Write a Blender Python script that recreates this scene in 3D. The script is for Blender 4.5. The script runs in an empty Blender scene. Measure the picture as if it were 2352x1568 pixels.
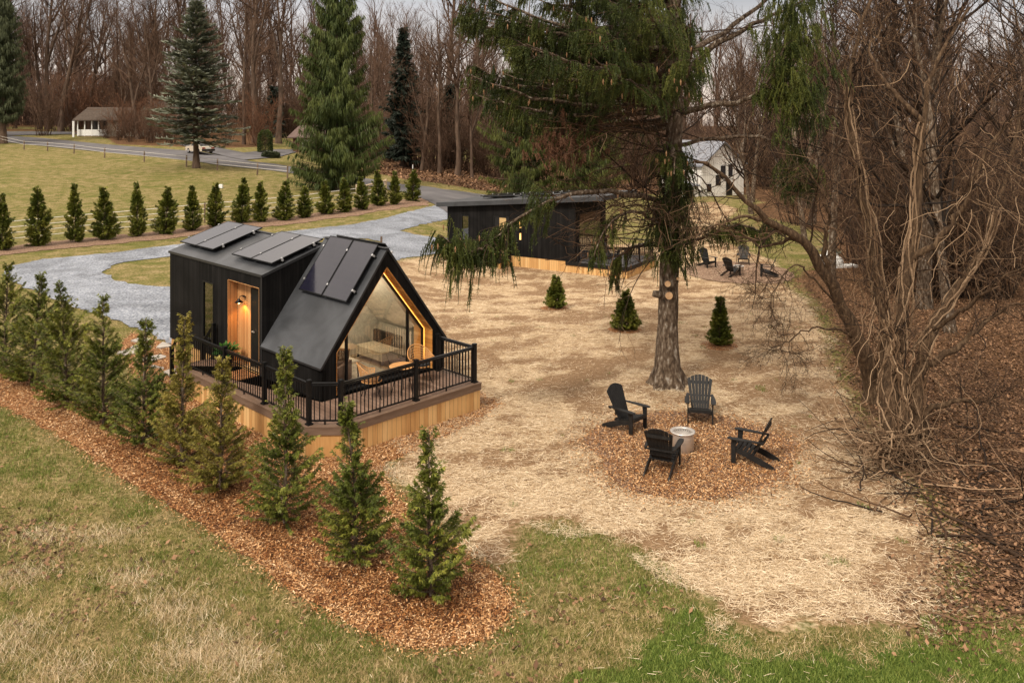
import bpy, math, random
import numpy as np
from mathutils import Vector, Matrix
from mathutils.geometry import delaunay_2d_cdt
R = math.radians
PI = math.pi
scene = bpy.context.scene
COL = scene.collection
random.seed(7)

# ------------------------------------------------------------------ camera
CAMH = 7.8
FPX, HORY, CX = 1950.0, 255.0, 1176.0        # focal length and horizon measured on a 2352 px wide view
cam_d = bpy.data.cameras.new('camera')
cam = bpy.data.objects.new('camera', cam_d)
COL.objects.link(cam)
cam.location = (0, 0, CAMH)
cam.rotation_euler = (R(90), 0, 0)
cam_d.sensor_width = 36
cam_d.lens = 36 * FPX / 2352
cam_d.shift_x = 0
cam_d.shift_y = -(784 - HORY) / 2352
cam_d.clip_start = 0.1
cam_d.clip_end = 3000
scene.camera = cam

# ------------------------------------------------------------------ sky, sun, exposure
SUN_EL, SUN_AZ = R(48), R(215)
world = bpy.data.worlds.new('World')
scene.world = world
world.use_nodes = True
wn, wl = world.node_tree.nodes, world.node_tree.links
wn.clear()
w_out = wn.new('ShaderNodeOutputWorld')
sky = wn.new('ShaderNodeTexSky')
sky.sky_type = 'NISHITA'
sky.sun_disc = False
sky.sun_elevation = SUN_EL
sky.sun_rotation = SUN_AZ
bg_s = wn.new('ShaderNodeBackground')
bg_s.inputs[1].default_value = 0.07
wl.new(sky.outputs[0], bg_s.inputs[0])
tc = wn.new('ShaderNodeTexCoord')
sep = wn.new('ShaderNodeSeparateXYZ')
wl.new(tc.outputs['Generated'], sep.inputs[0])
ramp = wn.new('ShaderNodeValToRGB')                # overcast: warm pale near the horizon, blue grey higher, bright overhead
els = ramp.color_ramp.elements
els[0].position = 0.0; els[0].color = (0.56, 0.45, 0.37, 1)
els[1].position = 1.0; els[1].color = (1.30, 1.14, 0.97, 1)
e = ramp.color_ramp.elements.new(0.06); e.color = (0.47, 0.41, 0.375, 1)
e = ramp.color_ramp.elements.new(0.15); e.color = (0.32, 0.325, 0.345, 1)
e = ramp.color_ramp.elements.new(0.45); e.color = (0.86, 0.76, 0.65, 1)
wl.new(sep.outputs[2], ramp.inputs[0])
mp = wn.new('ShaderNodeMapping')
mp.inputs['Scale'].default_value = (1.6, 1.6, 9.0)
wl.new(tc.outputs['Generated'], mp.inputs[0])
cn = wn.new('ShaderNodeTexNoise')
cn.inputs['Scale'].default_value = 2.2; cn.inputs['Detail'].default_value = 6
wl.new(mp.outputs[0], cn.inputs[0])
cr = wn.new('ShaderNodeMapRange')
cr.inputs[1].default_value = 0.3; cr.inputs[2].default_value = 0.7
cr.inputs[3].default_value = 0.72; cr.inputs[4].default_value = 1.25
wl.new(cn.outputs[0], cr.inputs[0])
bg_c = wn.new('ShaderNodeBackground')
wl.new(ramp.outputs[0], bg_c.inputs[0]); wl.new(cr.outputs[0], bg_c.inputs[1])
mx = wn.new('ShaderNodeMixShader')
mx.inputs[0].default_value = 0.85
wl.new(bg_s.outputs[0], mx.inputs[1]); wl.new(bg_c.outputs[0], mx.inputs[2])
wl.new(mx.outputs[0], w_out.inputs[0])

sun_d = bpy.data.lights.new('sun', 'SUN')
sun_d.energy = 1.9
sun_d.angle = R(10)
sun_d.color = (1.0, 0.91, 0.78)
sun = bpy.data.objects.new('sun', sun_d)
COL.objects.link(sun)
sun.rotation_euler = (R(90) - SUN_EL, 0, -SUN_AZ + PI)
sun.location = (0, 0, 60)
scene.view_settings.view_transform = 'Standard'
scene.view_settings.look = 'None'
scene.view_settings.exposure = 0.80
scene.view_settings.gamma = 1.0
scene.cycles.max_bounces = 6
scene.cycles.transparent_max_bounces = 12
scene.cycles.caustics_reflective = False
scene.cycles.caustics_refractive = False

# ------------------------------------------------------------------ helpers
def rng(seed): return np.random.default_rng(seed)

def vnoise(x, y, s, seed=0):
    x = np.asarray(x, float) / s; y = np.asarray(y, float) / s
    xi = np.floor(x).astype(np.int64); yi = np.floor(y).astype(np.int64)
    fx = x - xi; fy = y - yi
    fx = fx * fx * (3 - 2 * fx); fy = fy * fy * (3 - 2 * fy)
    def h(a, b):
        n = (a * 374761393 + b * 668265263 + seed * 974711) & 0x7fffffff
        n = ((n ^ (n >> 13)) * 1274126177) & 0x7fffffff
        n = n ^ (n >> 16)
        return (n & 0xffff) / 65535.0
    return ((h(xi, yi) * (1 - fx) + h(xi + 1, yi) * fx) * (1 - fy) +
            (h(xi, yi + 1) * (1 - fx) + h(xi + 1, yi + 1) * fx) * fy)

def fnoise(x, y, s, seed=0):
    return (vnoise(x, y, s, seed) * .55 + vnoise(x, y, s / 2.3, seed + 5) * .28 + vnoise(x, y, s / 5.1, seed + 9) * .17)

def sstep(t):
    t = np.clip(t, 0, 1)
    return t * t * (3 - 2 * t)

def H(x, y):
    """height of the land"""
    x = np.asarray(x, float); y = np.asarray(y, float)
    u = x / np.maximum(y, 5)
    k = np.interp(u, [-.6, -.49, -.37, -.2, 0, .24, .4, .7], [.043, .043, .046, .022, -.004, -.034, -.03, -.02])
    d = np.maximum(0, y - 50); d = np.minimum(d, 120)
    d = d * d / (d + 6)
    return k * d - .9 * sstep((y - 29) / 14) * sstep((x + 9) / 9) - .5 * sstep((x - 12) / 6) * sstep((30 - y) / 8)

def G(vx, vy, z=None):
    """point of the land seen at a pixel of the 2352 px view (measurements were read there)"""
    dx = (vx - CX) / FPX; dz = -(vy - HORY) / FPX
    if z is not None:
        s = (z - CAMH) / dz
        return np.array([dx * s, s, z])
    ys = np.geomspace(5, 600, 900)
    f = CAMH + dz * ys - H(dx * ys, ys)
    i = np.argmax(f <= 0) if (f <= 0).any() else len(ys) - 1
    a, b = ys[max(i - 1, 0)], ys[i]
    for _ in range(30):
        m = (a + b) / 2
        if CAMH + dz * m - float(H(dx * m, m)) <= 0: b = m
        else: a = m
    return np.array([dx * b, b, float(H(dx * b, b))])

def GP(pts): return np.array([G(*p)[:2] for p in pts])

class MB:
    """collects faces, builds one mesh"""
    def __init__(s): s.v = []; s.q = []; s.t = []; s.rq = []; s.rt = []; s.n = 0
    def addv(s, V):
        V = np.asarray(V, float).reshape(-1, 3); o = s.n
        s.v.append(V); s.n += len(V); return o
    def quads(s, V, Q, r=None):
        o = s.addv(V); Q = np.asarray(Q, np.int64).reshape(-1, 4) + o
        s.q.append(Q); s.rq.append(np.full(len(Q), .5) if r is None else np.broadcast_to(r, (len(Q),)).astype(float)); return s
    def tris(s, V, T, r=None):
        o = s.addv(V); T = np.asarray(T, np.int64).reshape(-1, 3) + o
        s.t.append(T); s.rt.append(np.full(len(T), .5) if r is None else np.broadcast_to(r, (len(T),)).astype(float)); return s
    def hexa(s, c8, r=None):
        return s.quads(c8, [(0, 3, 2, 1), (4, 5, 6, 7), (0, 1, 5, 4), (1, 2, 6, 5), (2, 3, 7, 6), (3, 0, 4, 7)], r)
    def box(s, x0, x1, y0, y1, z0, z1, r=None):
        return s.hexa([(x0, y0, z0), (x1, y0, z0), (x1, y1, z0), (x0, y1, z0), (x0, y0, z1), (x1, y0, z1), (x1, y1, z1), (x0, y1, z1)], r)
    def bar(s, p, q, w, h, up=(0, 0, 1), r=None):
        """rectangular bar from p to q, w across, h along up"""
        p = np.array(p, float); q = np.array(q, float); d = q - p; d /= np.linalg.norm(d)
        up = np.array(up, float); sx = np.cross(d, up)
        if np.linalg.norm(sx) < 1e-6: sx = np.cross(d, (0, 1, 0))
        sx /= np.linalg.norm(sx); u = np.cross(sx, d)
        a, b = sx * w / 2, u * h / 2
        return s.hexa([p - a - b, p + a - b, q + a - b, q - a - b, p - a + b, p + a + b, q + a + b, q - a + b], r)
    def prism(s, poly, d, r=None):
        """extrude planar polygon (3d points) along vector d"""
        P = np.array(poly, float); n = len(P); d = np.array(d, float)
        o = s.addv(np.vstack([P, P + d]))
        s.q.append(np.array([(o + i, o + (i + 1) % n, o + n + (i + 1) % n, o + n + i) for i in range(n)])); s.rq.append(np.full(n, .5 if r is None else r))
        for k in range(1, n - 1):
            s.t.append(np.array([(o, o + k + 1, o + k), (o + n, o + n + k, o + n + k + 1)])); s.rt.append(np.full(2, .5 if r is None else r))
        return s
    def tubes(s, P, Rr, sides=5, r=None, caps=False):
        """P (N,K,3) polylines, Rr (N,K) radii"""
        P = np.asarray(P, float); Rr = np.asarray(Rr, float)
        if P.ndim == 2: P = P[None]; Rr = np.broadcast_to(Rr, (1, P.shape[1]))
        N, K, _ = P.shape
        T = np.empty_like(P); T[:, 1:-1] = P[:, 2:] - P[:, :-2]; T[:, 0] = P[:, 1] - P[:, 0]; T[:, -1] = P[:, -1] - P[:, -2]
        T /= np.linalg.norm(T, axis=2, keepdims=True) + 1e-12
        m = np.abs(T.mean(1)); ref = np.eye(3)[np.argmin(m, axis=1)][:, None, :]
        A = np.cross(T, ref); A /= np.linalg.norm(A, axis=2, keepdims=True) + 1e-12
        B = np.cross(T, A)
        th = np.arange(sides) * 2 * PI / sides
        V = P[:, :, None] + Rr[:, :, None, None] * (A[:, :, None] * np.cos(th)[None, None, :, None] + B[:, :, None] * np.sin(th)[None, None, :, None])
        idx = np.arange(N * K * sides).reshape(N, K, sides)
        a = idx[:, :-1]; b = idx[:, 1:]
        Q = np.stack([a, np.roll(a, -1, 2), np.roll(b, -1, 2), b], -1).reshape(-1, 4)
        if r is None: rr = None
        else:
            r = np.broadcast_to(np.asarray(r, float), (N,)); rr = np.repeat(r, (K - 1) * sides)
        s.quads(V, Q, rr)
        if caps:
            o = s.n - N * K * sides
            for n in range(N):
                for k in (0, K - 1):
                    ring = o + idx[n, k]
                    for j in range(1, sides - 1):
                        tri = (ring[0], ring[j], ring[j + 1]) if k else (ring[0], ring[j + 1], ring[j])
                        s.t.append(np.array([tri])); s.rt.append(np.array([.5 if r is None else float(np.ravel(r)[0])]))
        return s
    def lathe(s, prof, c=(0, 0, 0), n=24, r=None):
        prof = np.array(prof, float); th = np.arange(n) * 2 * PI / n; K = len(prof)
        V = np.stack([prof[:, None, 0] * np.cos(th), prof[:, None, 0] * np.sin(th), np.repeat(prof[:, None, 1], n, 1)], -1) + np.array(c)
        idx = np.arange(K * n).reshape(K, n); a = idx[:-1]; b = idx[1:]
        return s.quads(V, np.stack([a, np.roll(a, -1, 1), np.roll(b, -1, 1), b], -1).reshape(-1, 4), r)
    def cards(s, C, D, W, r=None, tip=.35):
        """leaf cards: base C (N,3), length vector D, half width vector W; tapered diamond-ish quads"""
        C = np.asarray(C, float); N = len(C)
        V = np.stack([C, C + D * .45 + W, C + D, C + D * .45 - W], 1)
        return s.quads(V, np.arange(N * 4).reshape(N, 4), r)
    def mesh(s, name, mat, smooth=False):
        me = bpy.data.meshes.new(name)
        V = np.concatenate(s.v) if s.v else np.zeros((0, 3))
        Q = np.concatenate(s.q) if s.q else np.zeros((0, 4), int)
        T = np.concatenate(s.t) if s.t else np.zeros((0, 3), int)
        me.vertices.add(len(V)); me.vertices.foreach_set('co', V.astype(np.float32).ravel())
        nl = len(Q) * 4 + len(T) * 3
        me.loops.add(nl); me.loops.foreach_set('vertex_index', np.concatenate([Q.ravel(), T.ravel()]).astype(np.int32))
        me.polygons.add(len(Q) + len(T))
        st = np.concatenate([np.arange(len(Q)) * 4, len(Q) * 4 + np.arange(len(T)) * 3]).astype(np.int32)
        me.polygons.foreach_set('loop_start', st)
        me.polygons.foreach_set('use_smooth', np.full(len(Q) + len(T), bool(smooth)))
        at = me.attributes.new('rnd', 'FLOAT', 'FACE')
        rr = np.concatenate([np.concatenate(s.rq) if s.rq else np.zeros(0), np.concatenate(s.rt) if s.rt else np.zeros(0)])
        at.data.foreach_set('value', rr.astype(np.float32))
        me.update(calc_edges=True)
        me.materials.append(mat)
        return me
    def build(s, name, mat, parent=None, smooth=False):
        o = bpy.data.objects.new(name, s.mesh(name, mat, smooth)); COL.objects.link(o)
        if parent is not None: o.parent = parent
        return o

def each(mb, name, mat, parent=None, smooth=False):
    """one object per primitive collected in mb"""
    out = []; o = 0
    Q = np.concatenate(mb.q) if mb.q else np.zeros((0, 4), int); T = np.concatenate(mb.t) if mb.t else np.zeros((0, 3), int)
    for V in mb.v:
        k = len(V); b = MB(); q = Q[(Q[:, 0] >= o) & (Q[:, 0] < o + k)] - o if len(Q) else Q; t = T[(T[:, 0] >= o) & (T[:, 0] < o + k)] - o if len(T) else T
        b.v.append(V); b.n = k
        if len(q): b.q.append(q); b.rq.append(np.full(len(q), .5))
        if len(t): b.t.append(t); b.rt.append(np.full(len(t), .5))
        out.append(b.build(name, mat, parent, smooth)); o += k
    return out

def tag(o, label=None, cat=None, group=None, kind=None):
    if label: o['label'] = label
    if cat: o['category'] = cat
    if group: o['group'] = group
    if kind: o['kind'] = kind
    return o

def empty(name, loc=(0, 0, 0), rz=0.0):
    o = bpy.data.objects.new(name, None); COL.objects.link(o)
    o.location = [float(c) for c in loc]; o.rotation_euler = (0, 0, rz); o.empty_display_size = .3
    return o

def copy_tree(o, parent=None):
    c = o.copy(); COL.objects.link(c)
    if parent is not None: c.parent = parent
    for ch in list(o.children): copy_tree(ch, c)
    return c

# ------------------------------------------------------------------ materials
def newmat(name):
    m = bpy.data.materials.new(name); m.use_nodes = True
    n = m.node_tree.nodes; n.clear()
    out = n.new('ShaderNodeOutputMaterial'); b = n.new('ShaderNodeBsdfPrincipled')
    m.node_tree.links.new(b.outputs[0], out.inputs[0])
    return m, n, m.node_tree.links, b

def rampnode(n, cols):
    r = n.new('ShaderNodeValToRGB'); els = r.color_ramp.elements
    els[0].position = cols[0][0]; els[0].color = (*cols[0][1], 1)
    els[1].position = cols[-1][0]; els[1].color = (*cols[-1][1], 1)
    for p, c in cols[1:-1]:
        e = els.new(p); e.color = (*c, 1)
    return r

def mat_noise(name, cols, scale=5., stretch=(1, 1, 1), rough=.7, bump=.0, bscale=None, metal=0., detail=6., rnd=0., spec=.3, dist=.02):
    """colour ramp over object space noise mixed with the per-face random value"""
    m, n, l, b = newmat(name)
    t = n.new('ShaderNodeTexCoord'); mp = n.new('ShaderNodeMapping'); mp.inputs['Scale'].default_value = stretch
    l.new(t.outputs['Object'], mp.inputs[0])
    ns = n.new('ShaderNodeTexNoise'); ns.inputs['Scale'].default_value = scale; ns.inputs['Detail'].default_value = detail
    l.new(mp.outputs[0], ns.inputs[0])
    fac = ns.outputs[0]
    if rnd > 0:
        a = n.new('ShaderNodeAttribute'); a.attribute_name = 'rnd'
        mm = n.new('ShaderNodeMix'); mm.data_type = 'FLOAT'; mm.inputs[0].default_value = rnd
        l.new(fac, mm.inputs[2]); l.new(a.outputs['Fac'], mm.inputs[3]); fac = mm.outputs[0]
    r = rampnode(n, cols); l.new(fac, r.inputs[0]); l.new(r.outputs[0], b.inputs['Base Color'])
    b.inputs['Roughness'].default_value = rough; b.inputs['Metallic'].default_value = metal
    b.inputs['Specular IOR Level'].default_value = spec
    if bump > 0:
        n2 = n.new('ShaderNodeTexNoise'); n2.inputs['Scale'].default_value = bscale or scale * 4; n2.inputs['Detail'].default_value = 8
        l.new(mp.outputs[0], n2.inputs[0])
        bp = n.new('ShaderNodeBump'); bp.inputs['Strength'].default_value = bump; bp.inputs['Distance'].default_value = dist
        l.new(n2.outputs[0], bp.inputs['Height']); l.new(bp.outputs[0], b.inputs['Normal'])
    return m

def mat_boards(name, cols, width, axis, rough=.55, groove=.12, grain=18., bump=.6, spec=.3, gcol=(.02, .012, .008)):
    """boards of the given width counted along a local axis (0 x, 1 y, 2 z, 3 x+y) with grain and grooves"""
    m, n, l, b = newmat(name)
    t = n.new('ShaderNodeTexCoord'); sp = n.new('ShaderNodeSeparateXYZ'); l.new(t.outputs['Object'], sp.inputs[0])
    if axis == 3:
        ad = n.new('ShaderNodeMath'); ad.operation = 'ADD'; l.new(sp.outputs[0], ad.inputs[0]); l.new(sp.outputs[1], ad.inputs[1]); src = ad.outputs[0]
    else: src = sp.outputs[axis]
    dv = n.new('ShaderNodeMath'); dv.operation = 'DIVIDE'; l.new(src, dv.inputs[0]); dv.inputs[1].default_value = width
    fl = n.new('ShaderNodeMath'); fl.operation = 'FLOOR'; l.new(dv.outputs[0], fl.inputs[0])
    fr = n.new('ShaderNodeMath'); fr.operation = 'FRACT'; l.new(dv.outputs[0], fr.inputs[0])
    wn_ = n.new('ShaderNodeTexWhiteNoise'); wn_.noise_dimensions = '1D'; l.new(fl.outputs[0], wn_.inputs['W'])
    mp = n.new('ShaderNodeMapping')
    sc = [grain, grain, grain]
    if axis == 3: sc = [grain, grain, 1.2]
    else:
        for k in range(3):
            if k != axis: sc[k] = 1.6
    mp.inputs['Scale'].default_value = sc
    l.new(t.outputs['Object'], mp.inputs[0])
    cb = n.new('ShaderNodeVectorMath'); cb.operation = 'ADD'; l.new(mp.outputs[0], cb.inputs[0]); l.new(wn_.outputs['Color'], cb.inputs[1])
    ns = n.new('ShaderNodeTexNoise'); ns.inputs['Scale'].default_value = 1.5; ns.inputs['Detail'].default_value = 6; l.new(cb.outputs[0], ns.inputs[0])
    mm = n.new('ShaderNodeMix'); mm.data_type = 'FLOAT'; mm.inputs[0].default_value = .5
    l.new(ns.outputs[0], mm.inputs[2]); l.new(wn_.outputs['Value'], mm.inputs[3])
    r = rampnode(n, cols); l.new(mm.outputs[0], r.inputs[0])
    lt = n.new('ShaderNodeMath'); lt.operation = 'LESS_THAN'; l.new(fr.outputs[0], lt.inputs[0]); lt.inputs[1].default_value = groove
    mc = n.new('ShaderNodeMix'); mc.data_type = 'RGBA'; l.new(lt.outputs[0], mc.inputs[0]); l.new(r.outputs[0], mc.inputs[6]); mc.inputs[7].default_value = (*gcol, 1)
    l.new(mc.outputs[2], b.inputs['Base Color'])
    b.inputs['Roughness'].default_value = rough; b.inputs['Specular IOR Level'].default_value = spec
    iv = n.new('ShaderNodeMath'); iv.operation = 'SUBTRACT'; iv.inputs[0].default_value = 1; l.new(lt.outputs[0], iv.inputs[1])
    ad2 = n.new('ShaderNodeMath'); ad2.operation = 'MULTIPLY_ADD'; l.new(ns.outputs[0], ad2.inputs[0]); ad2.inputs[1].default_value = .35; l.new(iv.outputs[0], ad2.inputs[2])
    bp = n.new('ShaderNodeBump'); bp.inputs['Strength'].default_value = bump; bp.inputs['Distance'].default_value = .006
    l.new(ad2.outputs[0], bp.inputs['Height']); l.new(bp.outputs[0], b.inputs['Normal'])
    return m

def mat_flat(name, c, rough=.5, metal=0., spec=.4):
    """plain paint or metal with a little unevenness"""
    c = np.array(c); return mat_noise(name, [(0.3, tuple(c * .85)), (0.7, tuple(np.minimum(c * 1.12, 1)))], 9., rough=rough, metal=metal, spec=spec, bump=.05)

def mat_emit(name, c, s):
    m, n, l, b = newmat(name)
    b.inputs['Base Color'].default_value = (*c, 1)
    b.inputs['Emission Color'].default_value = (*c, 1); b.inputs['Emission Strength'].default_value = s
    return m

def mat_glass(name, tint=(.9, .92, .9), refl=1.0, base=.06):
    m, n, l, b = newmat(name)
    n.remove(b)
    out = [x for x in n if x.type == 'OUTPUT_MATERIAL'][0]
    tr = n.new('ShaderNodeBsdfTransparent'); tr.inputs[0].default_value = (*tint, 1)
    gl = n.new('ShaderNodeBsdfGlossy'); gl.inputs['Roughness'].default_value = .02; gl.inputs[0].default_value = (refl, refl, refl, 1)
    fr = n.new('ShaderNodeFresnel'); fr.inputs[0].default_value = 1.5
    t = n.new('ShaderNodeTexCoord'); ns = n.new('ShaderNodeTexNoise'); ns.inputs['Scale'].default_value = .8
    l.new(t.outputs['Object'], ns.inputs[0])
    bp = n.new('ShaderNodeBump'); bp.inputs['Strength'].default_value = .12; bp.inputs['Distance'].default_value = .05; l.new(ns.outputs[0], bp.inputs['Height'])
    l.new(bp.outputs[0], gl.inputs['Normal'])
    ma = n.new('ShaderNodeMath'); ma.operation = 'MULTIPLY_ADD'; l.new(fr.outputs[0], ma.inputs[0]); ma.inputs[1].default_value = 1.0; ma.inputs[2].default_value = base * .5
    ma.use_clamp = True
    mxs = n.new('ShaderNodeMixShader'); l.new(ma.outputs[0], mxs.inputs[0]); l.new(tr.outputs[0], mxs.inputs[1]); l.new(gl.outputs[0], mxs.inputs[2])
    l.new(mxs.outputs[0], out.inputs[0])
    return m

M = {}
M['siding'] = mat_boards('black_siding', [(0.2, (.0045, .0042, .0042)), (0.8, (.013, .012, .0115))], .09, 3, rough=.7, groove=.09, gcol=(.0015, .0015, .0015), spec=.12)
M['roof_membrane'] = mat_noise('roof_membrane', [(0.3, (.034, .036, .040)), (0.7, (.055, .058, .064))], 1.2, rough=.40, bump=.12, bscale=160, spec=.5)
M['black_metal'] = mat_flat('black_metal', (.006, .006, .0065), .4, 0, .25)
M['black_trim'] = mat_flat('black_trim', (.008, .0078, .0078), .5, 0, .25)
M['cedar'] = mat_boards('cedar_boards', [(0.25, (.38, .17, .062)), (0.5, (.52, .26, .10)), (0.8, (.64, .36, .16))], .10, 3, rough=.6, groove=.06)
M['cedar_glow'] = mat_boards('cedar_reveal', [(0.25, (.46, .18, .035)), (0.55, (.60, .26, .06)), (0.85, (.68, .36, .11))], .12, 2, rough=.5, groove=.04)  # cedar with the LED strip's orange glow put into its colour
M['skirt'] = mat_boards('pine_skirting', [(0.2, (.46, .24, .085)), (0.5, (.64, .38, .15)), (0.8, (.74, .49, .225))], .14, 3, rough=.6, groove=.05, gcol=(.10, .05, .02))
M['deck'] = mat_boards('composite_decking', [(0.2, (.17, .105, .072)), (0.8, (.26, .17, .125))], .14, 0, rough=.6, groove=.045)
M['fascia'] = mat_noise('composite_fascia', [(0.3, (.13, .080, .052)), (0.7, (.19, .125, .088))], 3, (1, 1, 8), rough=.6)
M['panel'] = None
M['white'] = mat_flat('white_paint', (.78, .77, .74), .5)
M['int_white'] = mat_flat('interior_white', (.72, .68, .60), .6)
M['int_floor'] = mat_boards('interior_floor', [(0.2, (.30, .20, .11)), (0.8, (.45, .32, .19))], .12, 0, rough=.45)
M['glass'] = mat_glass('window_glass')
M['glass_mirror'] = mat_glass('narrow_window_glass', (.35, .33, .28), 1.0, .30)
M['steel'] = mat_noise('brushed_steel', [(0.3, (.58, .54, .50)), (0.7, (.74, .69, .64))], 3, (1, 1, 12), rough=.42, metal=.7, bump=.05)
M['black_poly'] = mat_noise('black_polywood', [(0.3, (.009, .0085, .0085)), (0.7, (.021, .020, .019))], 6, (6, 1, 1), rough=.5, spec=.25)
M['rattan'] = mat_noise('rattan_cane', [(0.3, (.44, .20, .065)), (0.7, (.66, .36, .14))], 30, rough=.5, rnd=.3)
M['bark'] = mat_noise('spruce_bark', [(0.28, (.026, .017, .010)), (0.46, (.085, .056, .035)), (0.60, (.18, .135, .095)), (0.72, (.36, .32, .27))], 3.2, (4, 4, 1.6), rough=.9, bump=1., bscale=9, dist=.05)
M['bark_far'] = mat_noise('grey_bark', [(0.3, (.050, .032, .021)), (0.7, (.15, .098, .068))], 1.2, (3, 3, .7), rough=.9)
M['twig'] = mat_noise('bare_twigs', [(0.2, (.050, .028, .017)), (0.8, (.155, .090, .056))], .5, rough=.9, rnd=.6)
M['twig_pale'] = mat_noise('pale_twigs', [(0.25, (.012, .007, .004)), (0.52, (.045, .024, .012)), (0.74, (.105, .056, .028)), (0.96, (.38, .25, .15))], .8, rough=.85, rnd=.75)
M['twig_red'] = mat_noise('russet_twigs', [(0.2, (.085, .040, .022)), (0.8, (.19, .09, .048))], .8, rough=.9, rnd=.6)
def leafmat(name, a, b, c, rnd=.6, sc=1.2):
    m = mat_noise(name, [(0.15, a), (0.5, b), (0.88, c)], sc, rough=.6, rnd=rnd, spec=.25)
    return m
M['arbor'] = leafmat('arborvitae_foliage', (.014, .025, .003), (.088, .106, .013), (.38, .35, .06))
M['arbor_olive'] = leafmat('olive_arborvitae_foliage', (.040, .042, .006), (.17, .145, .022), (.38, .29, .07))
M['spruce'] = leafmat('spruce_needles', (.010, .017, .003), (.036, .049, .008), (.145, .15, .030))
M['spruce_far'] = leafmat('green_spruce_needles', (.014, .026, .006), (.042, .062, .012), (.12, .135, .03))
M['spruce_blue'] = leafmat('blue_spruce_needles', (.045, .055, .036), (.12, .135, .092), (.29, .30, .225))
M['spruce_dark'] = leafmat('dark_spruce_needles', (.008, .013, .009), (.016, .024, .016), (.034, .044, .030))
M['plant'] = leafmat('pot_plant_leaves', (.015, .06, .008), (.04, .13, .02), (.10, .24, .05))
M['moss'] = leafmat('dull_green_needles', (.02, .03, .012), (.05, .062, .026), (.10, .11, .05))

# ------------------------------------------------------------------ land
def poly_sdf(px, py, poly):
    """signed distance, positive inside"""
    P = np.asarray(poly, float); Q = np.roll(P, -1, 0)
    d = np.full(px.shape, 1e9); ins = np.zeros(px.shape, bool)
    for (x0, y0), (x1, y1) in zip(P, Q):
        ex, ey = x1 - x0, y1 - y0
        t = np.clip(((px - x0) * ex + (py - y0) * ey) / (ex * ex + ey * ey + 1e-12), 0, 1)
        d = np.minimum(d, np.hypot(px - x0 - t * ex, py - y0 - t * ey))
        c = ((y0 > py) != (y1 > py)) & (px < (x1 - x0) * (py - y0) / (y1 - y0 + 1e-12) + x0)
        ins ^= c
    return np.where(ins, d, -d)

P_STRAW = GP([(1075, 1290), (1130, 1320), (1195, 1300), (1215, 1215), (1290, 1200), (1380, 1235), (1470, 1275), (1540, 1330), (1620, 1390), (1680, 1440), (1790, 1475), (1900, 1455), (2010, 1450), (2150, 1465), (2180, 1400),
              (2205, 1300), (2165, 1190), (2090, 1090), (1990, 960), (1930, 860), (1900, 760), (1860, 690), (1800, 640), (1790, 600), (1730, 580), (1640, 540), (1700, 480), (1640, 462), (1560, 470), (1500, 560), (1300, 560), (1025, 560), (1000, 582), (905, 600), (800, 640), (860, 800), (940, 1000), (880, 1080), (1000, 1200)])
P_LEAF = GP([(2180, 1440), (2210, 1300), (2165, 1190), (2090, 1090), (1990, 960), (1930, 860), (1905, 760), (1870, 690), (1810, 640), (1880, 600), (1900, 540), (1760, 500), (1735, 545), (1725, 470), (1900, 440), (2300, 430), (2900, 430), (3200, 800), (3200, 1568), (2700, 1600), (2400, 1430), (2260, 1400)])
P_LEAF2 = GP([(850, 372), (935, 362), (1060, 368), (1200, 400), (1400, 420), (1700, 425), (1700, 440), (1300, 452), (1165, 445), (1020, 424), (925, 412), (880, 402), (845, 398)])
P_LEAF4 = GP([(1150, 400), (1150, 318), (2500, 318), (2500, 452), (1800, 470), (1735, 462), (1715, 446), (1560, 440)])
P_LEAF3 = GP([(-300, 303), (165, 301), (165, 308), (240, 316), (262, 332), (420, 338), (500, 341), (600, 338), (640, 325), (600, 306), (400, 300), (0, 296), (-600, 296)])
P_GREEN = GP([(1250, 1640), (1330, 1540), (1450, 1480), (1540, 1400), (1640, 1380), (1700, 1440), (1760, 1475), (1830, 1440), (1870, 1400), (1920, 1460), (2010, 1440), (2140, 1470), (2200, 1450), (2420, 1520), (2420, 1800), (1480, 1800)])
P_GREEN2 = GP([(1215, 1222), (1290, 1207), (1380, 1240), (1470, 1282), (1540, 1335), (1620, 1395), (1560, 1440), (1450, 1390), (1330, 1340), (1235, 1310)])
P_GREEN3 = GP([(-60, 930), (60, 985), (200, 1075), (330, 1160), (300, 1200), (120, 1120), (-60, 1060)])
P_DIRTF = GP([(1120, 950), (1000, 880), (1050, 820), (1300, 860), (1500, 900), (1340, 1000), (1200, 1000)])

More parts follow.
